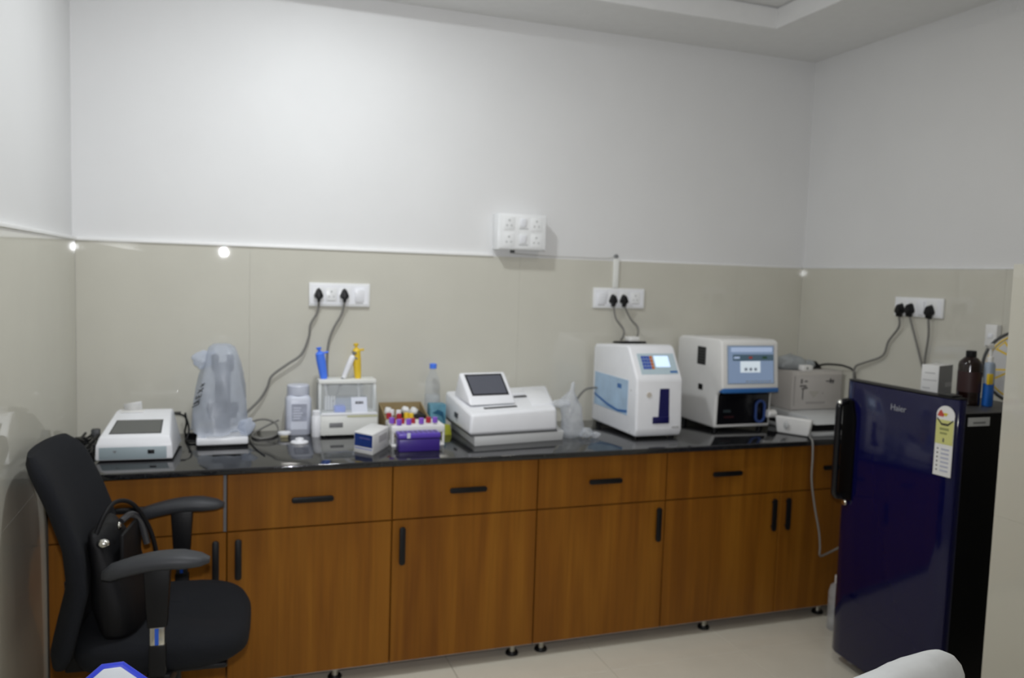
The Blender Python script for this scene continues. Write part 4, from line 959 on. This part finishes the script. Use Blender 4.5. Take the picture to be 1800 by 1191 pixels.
# things on the refrigerator
FT = 1.1183
o = Vector((3.19, -1.16, FT))
t = thing('medicine_carton', 'white and grey carton standing on the refrigerator', 'carton', o)
A = Vector((3.121, -1.139)); Bp = Vector((3.143, -1.200)); Dp = Vector((3.259, -1.158)); Cp = A+Dp-Bp
MB(o).hexa([q(Bp, FT), q(Dp, FT), q(Cp, FT), q(A, FT), q(Bp, FT+0.130), q(Dp, FT+0.130), q(Cp, FT+0.130), q(A, FT+0.130)]).build('box', CARTON, t, bevel=0.001)
n1 = Vector(((A-Bp).y, -(A-Bp).x)).normalized(); n1 = n1 if n1.dot(Cp-Bp) < 0 else -n1
n2 = Vector(((Dp-Bp).y, -(Dp-Bp).x)).normalized(); n2 = n2 if n2.dot(Cp-Bp) < 0 else -n2
gs = facequad(MB(o), Bp, Dp, n2, 0.004, 0.996, FT+0.001, FT+0.129).build('shaded_grey_side', mat('grey_shaded_side', (0.30, 0.30, 0.30), 0.55), t)  # grey carton face, colour darkened further to include its shade
for s0, s1, z0, z1 in ((0.1, 0.9, 0.070, 0.074), (0.2, 0.8, 0.098, 0.102), (0.1, 0.55, 0.038, 0.043)):
    facequad(MB(o), A, Bp, n1, s0, s1, FT+z0, FT+z1).build('printed_line', INKP, t)
facequad(MB(o), Bp, Dp, n2, 0.5, 0.96, FT+0.045, FT+0.062, 0.0013, 0.0007).build('printed_mark', INKP, gs)
t = thing('amber_bottle', 'dark amber glass bottle on the refrigerator', 'bottle', (3.160, -1.322, FT))
MB().lathe((0, 0, 0), [(0.037, 0), (0.040, 0.004), (0.040, 0.148), (0.037, 0.160), (0.024, 0.174), (0.016, 0.180)], 28).build('body', AMBER, t)
MB().lathe((0, 0, 0), [(0.017, 0.178), (0.018, 0.180), (0.018, 0.200), (0.015, 0.202)], 20).build('cap', BLACK, t)
MB().lathe((0, 0, 0), [(0.0403, 0.05), (0.0407, 0.05), (0.0407, 0.125), (0.0403, 0.125)], 28, cap=False).build('label', mat('dark_red_label', (0.028, 0.006, 0.006), 0.5), t)
t = thing('sanitizer_bottle', 'blue and grey pump bottle with a yellow label right of the amber bottle', 'bottle', (3.204, -1.366, FT))
R = [[(x, y, z) for x, y in sup(0, 0, hx, hy, 2.6, 28)] for hx, hy, z in ((0.016, 0.014, 0.0), (0.019, 0.016, 0.004), (0.019, 0.016, 0.085))]
MB().rings(R).build('blue_base', BAGBLUE, t)
R = [[(x, y, z) for x, y in sup(0, 0, hx, hy, 2.6, 28)] for hx, hy, z in ((0.019, 0.016, 0.0855), (0.019, 0.016, 0.150), (0.016, 0.014, 0.160), (0.009, 0.009, 0.164))]
MB().rings(R).build('body', PALEG, t)
MB().box(-0.022, 0.002, -0.0180, -0.008, 0.082, 0.122).build('yellow_label', YELLOW, t, bevel=0.002)
MB().lathe((0, 0, 0), [(0.010, 0.164), (0.010, 0.182), (0.005, 0.184), (0.005, 0.215)], 16).build('collar', WHITE2, t)
MB().hexa([(-0.011, -0.007, 0.213), (0.011, -0.007, 0.213), (0.011, 0.007, 0.213), (-0.011, 0.007, 0.213), (-0.028, -0.005, 0.228), (0.009, -0.006, 0.232), (0.009, 0.006, 0.232), (-0.028, 0.005, 0.226)]).build('pump_head', WHITE2, t, bevel=0.002)
# round rimmed tray with yellow petals leaning on the wall
o = Vector((3.36, -1.36, FT))
t = thing('round_tray', 'round pale tray with dark rim and yellow petals leaning on the refrigerator', 'tray', (3.338, -1.405, FT+0.004))
Rr = 0.140
t.rotation_euler = (math.radians(-8), 0, math.radians(-45))
MB().lathe((0, 0, Rr+0.002), [(Rr-0.004, 0.0), (Rr-0.004, 0.006)], 48, 'y').build('disc', mat('tray_grey', (0.62, 0.62, 0.62), 0.5), t)
pts = [(Rr*math.cos(2*PI*k/48), 0.003, Rr+0.002+Rr*math.sin(2*PI*k/48)) for k in range(48)]
MB().tube([(x*0.985, 0.0, (z-Rr)*0.985+Rr) for x, y, z in pts], 0.0055, 8, closed=True).build('rim', DGREY, t)
pts = [((Rr-0.016)*math.cos(2*PI*k/48), -0.001, Rr+0.002+(Rr-0.016)*math.sin(2*PI*k/48)) for k in range(48)]
MB().tube(pts, 0.0032, 6, closed=True).build('yellow_ring', YELLOW, t)
for k in range(6):
    a = 2*PI*k/6+0.3
    p = lambda r, b: (r*math.cos(b), Rr+0.002+r*math.sin(b))
    MB().prism([p(0.030, a), p(0.118, a-0.20), p(0.118, a+0.20)], 'y', -0.0012, 0.0005).build('petal', YELLOW, t)
    MB().prism([p(0.055, a), p(0.112, a-0.13), p(0.112, a+0.13)], 'y', -0.0020, -0.0010).build('petal_inner', MATS['tray_grey'], t)
t = thing('white_wall_clip', 'small white block on the wall behind the round tray', 'wall clip', (W-0.02, -1.175, 1.365))
MB().box(-0.008, 0.0195, -0.026, 0.026, -0.045, 0.045).build('block', WHITE2, t, bevel=0.004)
MB().box(-0.011, -0.0078, -0.010, 0.010, -0.010, 0.010).build('button', WHITE, t, bevel=0.001)
# white bottle-shaped plug low down by the cabinet
t = thing('floor_bottle', 'white plastic bottle standing low between the cabinets and the fridge', 'bottle', (3.158, -0.735, 0))
MB().lathe((0, 0, 0), [(0.040, 0), (0.043, 0.005), (0.043, 0.17), (0.035, 0.20), (0.018, 0.215)], 24).build('body', BAGC, t)
MB().lathe((0, 0, 0), [(0.019, 0.213), (0.020, 0.215), (0.020, 0.245), (0.016, 0.248)], 20).build('cap', WHITE2, t)

# ------------------------------------------------------------------ office chair
ch = thing('office_chair', 'black fabric office chair with T-shaped armrests at the left wall', 'chair', (0.405, -0.975, 0), math.radians(-4))
R = []
for z, s_ in ((0.405, 0.86), (0.415, 0.95), (0.440, 1.0), (0.470, 1.0), (0.490, 0.96), (0.499, 0.86), (0.502, 0.6), (0.500, 0.2)):
    R.append([(x*s_-0.012, y*s_, z-(0.018*max(0, x/0.235)**3 if z > 0.43 else 0)+0.006*(abs(y)/0.25)**2) for x, y in sup(0, 0, 0.237, 0.252, 3.6, 48)])
MB().rings(R).build('seat', FABRIC, ch, ang=60)
MB().box(-0.19, 0.17, -0.20, 0.20, 0.392, 0.410).build('seat_shell', BLACK, ch, bevel=0.008)
# backrest: thick curved slab
def backx(z):
    P_ = [(0.42, -0.262), (0.52, -0.240), (0.64, -0.212), (0.75, -0.222), (0.86, -0.258), (1.02, -0.325)]
    for (a, xa), (b, xb) in zip(P_, P_[1:]):
        if z <= b: return xa+(xb-xa)*(z-a)/(b-a)
    return P_[-1][1]
outl = []
def bw(z):
    if z > 0.94: return 0.222-0.06*((z-0.94)/0.08)**2.2
    if z < 0.50: return 0.230-0.04*((0.50-z)/0.08)**2
    return 0.230-0.008*max(0, (z-0.8)/0.14)
mb = MB(); R = []
for k in range(25):
    z = 0.425+(1.015-0.425)*k/24; hw = bw(z)
    th = 0.066*(1-0.55*max(0, (z-0.97)/0.045)**2-0.3*max(0, (0.46-z)/0.035)**2)
    ring = []
    for x, y in sup(0, 0, th/2, hw, 3.2, 36):
        ring.append((backx(z)-0.03+x+0.038*(y/0.23)**2, y, z))
    R.append(ring)
mb.rings(R); mb.build('backrest', FABRIC, ch, ang=60)
MB().prism([(-0.27, 0.36), (-0.235, 0.44), (-0.255, 0.62), (-0.29, 0.62), (-0.275, 0.44), (-0.30, 0.36)], 'y', -0.04, 0.04).build('back_bracket', BLACK, ch, bevel=0.006)
MB().box(-0.29, 0.05, -0.045, 0.045, 0.345, 0.392).build('tilt_mechanism', BLACK, ch, bevel=0.008)
MB().cyl((0, 0, 0.12), (0, 0, 0.36), 0.028, 0.022).build('gas_lift', BLACK, ch)
for k in range(5):
    a = 2*PI*k/5+0.35
    ca, sa = math.cos(a), math.sin(a)
    lg = MB().tube([(0.03*ca, 0.03*sa, 0.125), (0.15*ca, 0.15*sa, 0.108), (0.255*ca, 0.255*sa, 0.085)], 0.024, 8, r1=0.015, smooth=4).build('base_spoke', BLACK, ch)
    MB().cyl((0.255*ca-0.022*sa, 0.255*sa+0.022*ca, 0.0285), (0.255*ca+0.022*sa, 0.255*sa-0.022*ca, 0.0285), 0.028, n=18).build('caster', BLACKG, lg, bevel=0.003)
    MB().cyl((0.255*ca, 0.255*sa, 0.05), (0.255*ca, 0.255*sa, 0.09), 0.009).build('caster_stem', CHROME, lg)
for sg in (1, -1):
    yy = sg*0.270
    # pad: droops at the back, tapers to the front
    mb = MB(); R = []
    for k in range(13):
        s_ = k/12; x = -0.142+0.270*s_
        hw = 0.046*(math.sin(min(1, 0.12+s_*1.0)*PI*0.5)**0.5)*(1-0.45*max(0, (s_-0.7)/0.3)**1.5)*(0.55 if k == 0 else 1)*(0.7 if k == 12 else 1)
        hh = (0.022 if s_ < 0.75 else 0.022-0.010*(s_-0.75)/0.25)*(0.5 if k in (0, 12) else 1)
        zc = 0.745-0.030*max(0, 0.55-s_)**1.6/0.38+0.004*s_-0.008*max(0, s_-0.7)/0.3
        R.append([(x, yy+py, zc+pz) for py, pz in sup(0, 0, hw, hh, 2.6, 24)])
    mb.rings(R); mb.build('armrest_pad', ARM, ch, ang=60)
    arm = MB().hexa([(-0.030, yy-0.014, 0.562), (0.020, yy-0.014, 0.562), (0.020, yy+0.014, 0.562), (-0.030, yy+0.014, 0.562), (-0.040, yy-0.016, 0.728), (0.030, yy-0.016, 0.728), (0.030, yy+0.016, 0.728), (-0.040, yy+0.016, 0.728)]).build('armrest_post', BLACK, ch, bevel=0.006)
    MB().box(-0.024, 0.014, yy-0.010, yy+0.010, 0.512, 0.564).build('post_sleeve', CHROME, arm, bevel=0.003)
    MB().box(-0.027, 0.017, yy-0.012, yy+0.012, 0.395, 0.514).build('lower_post', BLACK, arm, bevel=0.004)
    MB().box(-0.011, -0.001, yy-0.0115, yy+0.0115, 0.515, 0.561).build('blue_stripe', BLUE, arm)
    MB().hexa([(-0.045, sg*0.10, 0.378), (0.035, sg*0.10, 0.378), (0.030, yy+sg*0.012, 0.378), (-0.036, yy+sg*0.012, 0.378), (-0.045, sg*0.10, 0.392), (0.035, sg*0.10, 0.392), (0.028, yy+sg*0.012, 0.430), (-0.034, yy+sg*0.012, 0.430)]).build('armrest_bracket', BLACK, ch, bevel=0.004)
# handbag on the chair
hbg = thing('handbag', 'black leather handbag with silver clasp leaning in the office chair', 'handbag', (0.285, -1.03, 0.503), math.radians(-8))
R = []
for z, cx_, hx, hy in ((0.0, 0.0, 0.048, 0.135), (0.02, 0.0, 0.062, 0.148), (0.10, -0.014, 0.060, 0.145), (0.18, -0.032, 0.050, 0.138), (0.25, -0.052, 0.036, 0.128), (0.285, -0.062, 0.022, 0.120), (0.292, -0.064, 0.008, 0.11)):
    R.append([(x, y, z) for x, y in sup(cx_, 0, hx, hy, 2.8, 36)])
mb = MB(); mb.rings(R)
for v in mb.bm.verts:
    if v.co.z > 0.01: v.co += Vector((1, 1, 0.3))*noise.noise(v.co*12)*0.010
mb.build('body', LEATHER, hbg, ang=60)
MB().prism([(-0.10, 0.285), (0.10, 0.285), (0.10, 0.18), (0.0, 0.14), (-0.10, 0.18)], 'x', 0.005, 0.016).build('flap', LEATHER, hbg, bevel=0.004)
mb = MB(); mb.ball((-0.030, -0.128, 0.272), 0.017, 1.05, 0.8, 0.75, 14, 10); mb.build('silver_clasp', CHROME, hbg)
mb = MB(); mb.ball((-0.010, -0.045, 0.295), 0.010, 0.6, 0.7, 1.2, 12, 8); mb.build('silver_ring', CHROME, hbg)
MB().tube([(-0.060, -0.11, 0.27), (-0.045, -0.06, 0.33), (-0.030, 0.0, 0.352), (0.005, 0.04, 0.335), (0.040, 0.075, 0.26), (0.060, 0.09, 0.17), (0.062, 0.095, 0.09)], 0.0065, 8, smooth=6).build('strap', LEATHER, hbg)
MB().tube([(-0.02, 0.02, 0.29), (0.0, 0.05, 0.30), (0.02, 0.075, 0.27), (0.035, 0.085, 0.20)], 0.010, 8, smooth=6).build('rolled_handle', mat('worn_leather', (0.05, 0.05, 0.055), 0.35), hbg)

# ------------------------------------------------------------------ foreground
o = Vector((0.381, -2.172, 0))
t = thing('panel_stand', 'white panel with a bright blue rim in front of the office chair', 'display stand', o, math.radians(2))
hp = [(-0.013, 0.897), (0.012, 0.897), (0.115, 0.800), (0.130, 0.770), (0.130, 0.52), (-0.130, 0.52), (-0.130, 0.770), (-0.115, 0.812)]
MB().prism(hp, 'y', -0.008, 0.008).build('panel', mat('panel_white', (0.66, 0.70, 0.74), 0.45), t, bevel=0.002)
MB().tube([(x, 0, z) for x, z in hp], 0.0062, 10, closed=True).build('rim', mat('rim_blue', (0.030, 0.055, 0.60), 0.35), t)
MB().cyl((0, 0.0, 0.02), (0, 0.0, 0.53), 0.014).build('post', CHROME, t)
MB().lathe((0, 0, 0), [(0.15, 0), (0.15, 0.008), (0.13, 0.016), (0.02, 0.022)], 32).build('base', LGREY, t)

t = thing('draped_chair', 'chair back under a white cloth cover at the bottom right corner', 'chair', (1.508, -2.60, 0), math.radians(8))
R = []
for k in range(22):
    s_ = k/21
    if s_ < 0.75:
        z = 0.30+0.58*s_/0.75; hw = 0.225+0.012*(1-s_); th = 0.050
    else:
        a = (s_-0.75)/0.25*PI/2
        z = 0.88+0.066*math.sin(a); hw = 0.15+0.075*math.cos(a)**0.6 if math.cos(a) > 0 else 0.15; th = 0.006+0.040*math.cos(a)
    ring = []
    for x, y in sup(0, 0, hw, th, 3.0, 44):
        ring.append((x+0.004*noise.noise(Vector((x*20, y*20, z*12))), y+0.006*noise.noise(Vector((x*16, z*14, 3))), z-0.019+(0.018*x/0.2 if z > 0.5 else 0)-(0.004*(x/0.2)**2 if z > 0.9 else 0)))
    R.append(ring)
mb = MB(); mb.rings(R); mb.build('back_cover', CLOTH, t, ang=80)
R = []
for z, s_, rip in ((0.02, 1.05, 0.016), (0.15, 1.03, 0.013), (0.30, 1.01, 0.008), (0.44, 1.0, 0.0), (0.462, 0.96, 0.0), (0.466, 0.8, 0.0)):
    R.append([(x*s_*(1+rip*math.sin(k*1.1)), (y*s_)*(1+rip*math.sin(k*1.1))-0.20, z) for k, (x, y) in enumerate(sup(0, 0, 0.235, 0.225, 5, 56))])
mb = MB(); mb.rings(R); mb.build('seat_cover', CLOTH, t, ang=80)
for sx in (-0.19, 0.19):
    for sy in (-0.38, -0.02): MB().cyl((sx, sy, 0), (sx, sy, 0.03), 0.012).build('leg', CHROME, t)
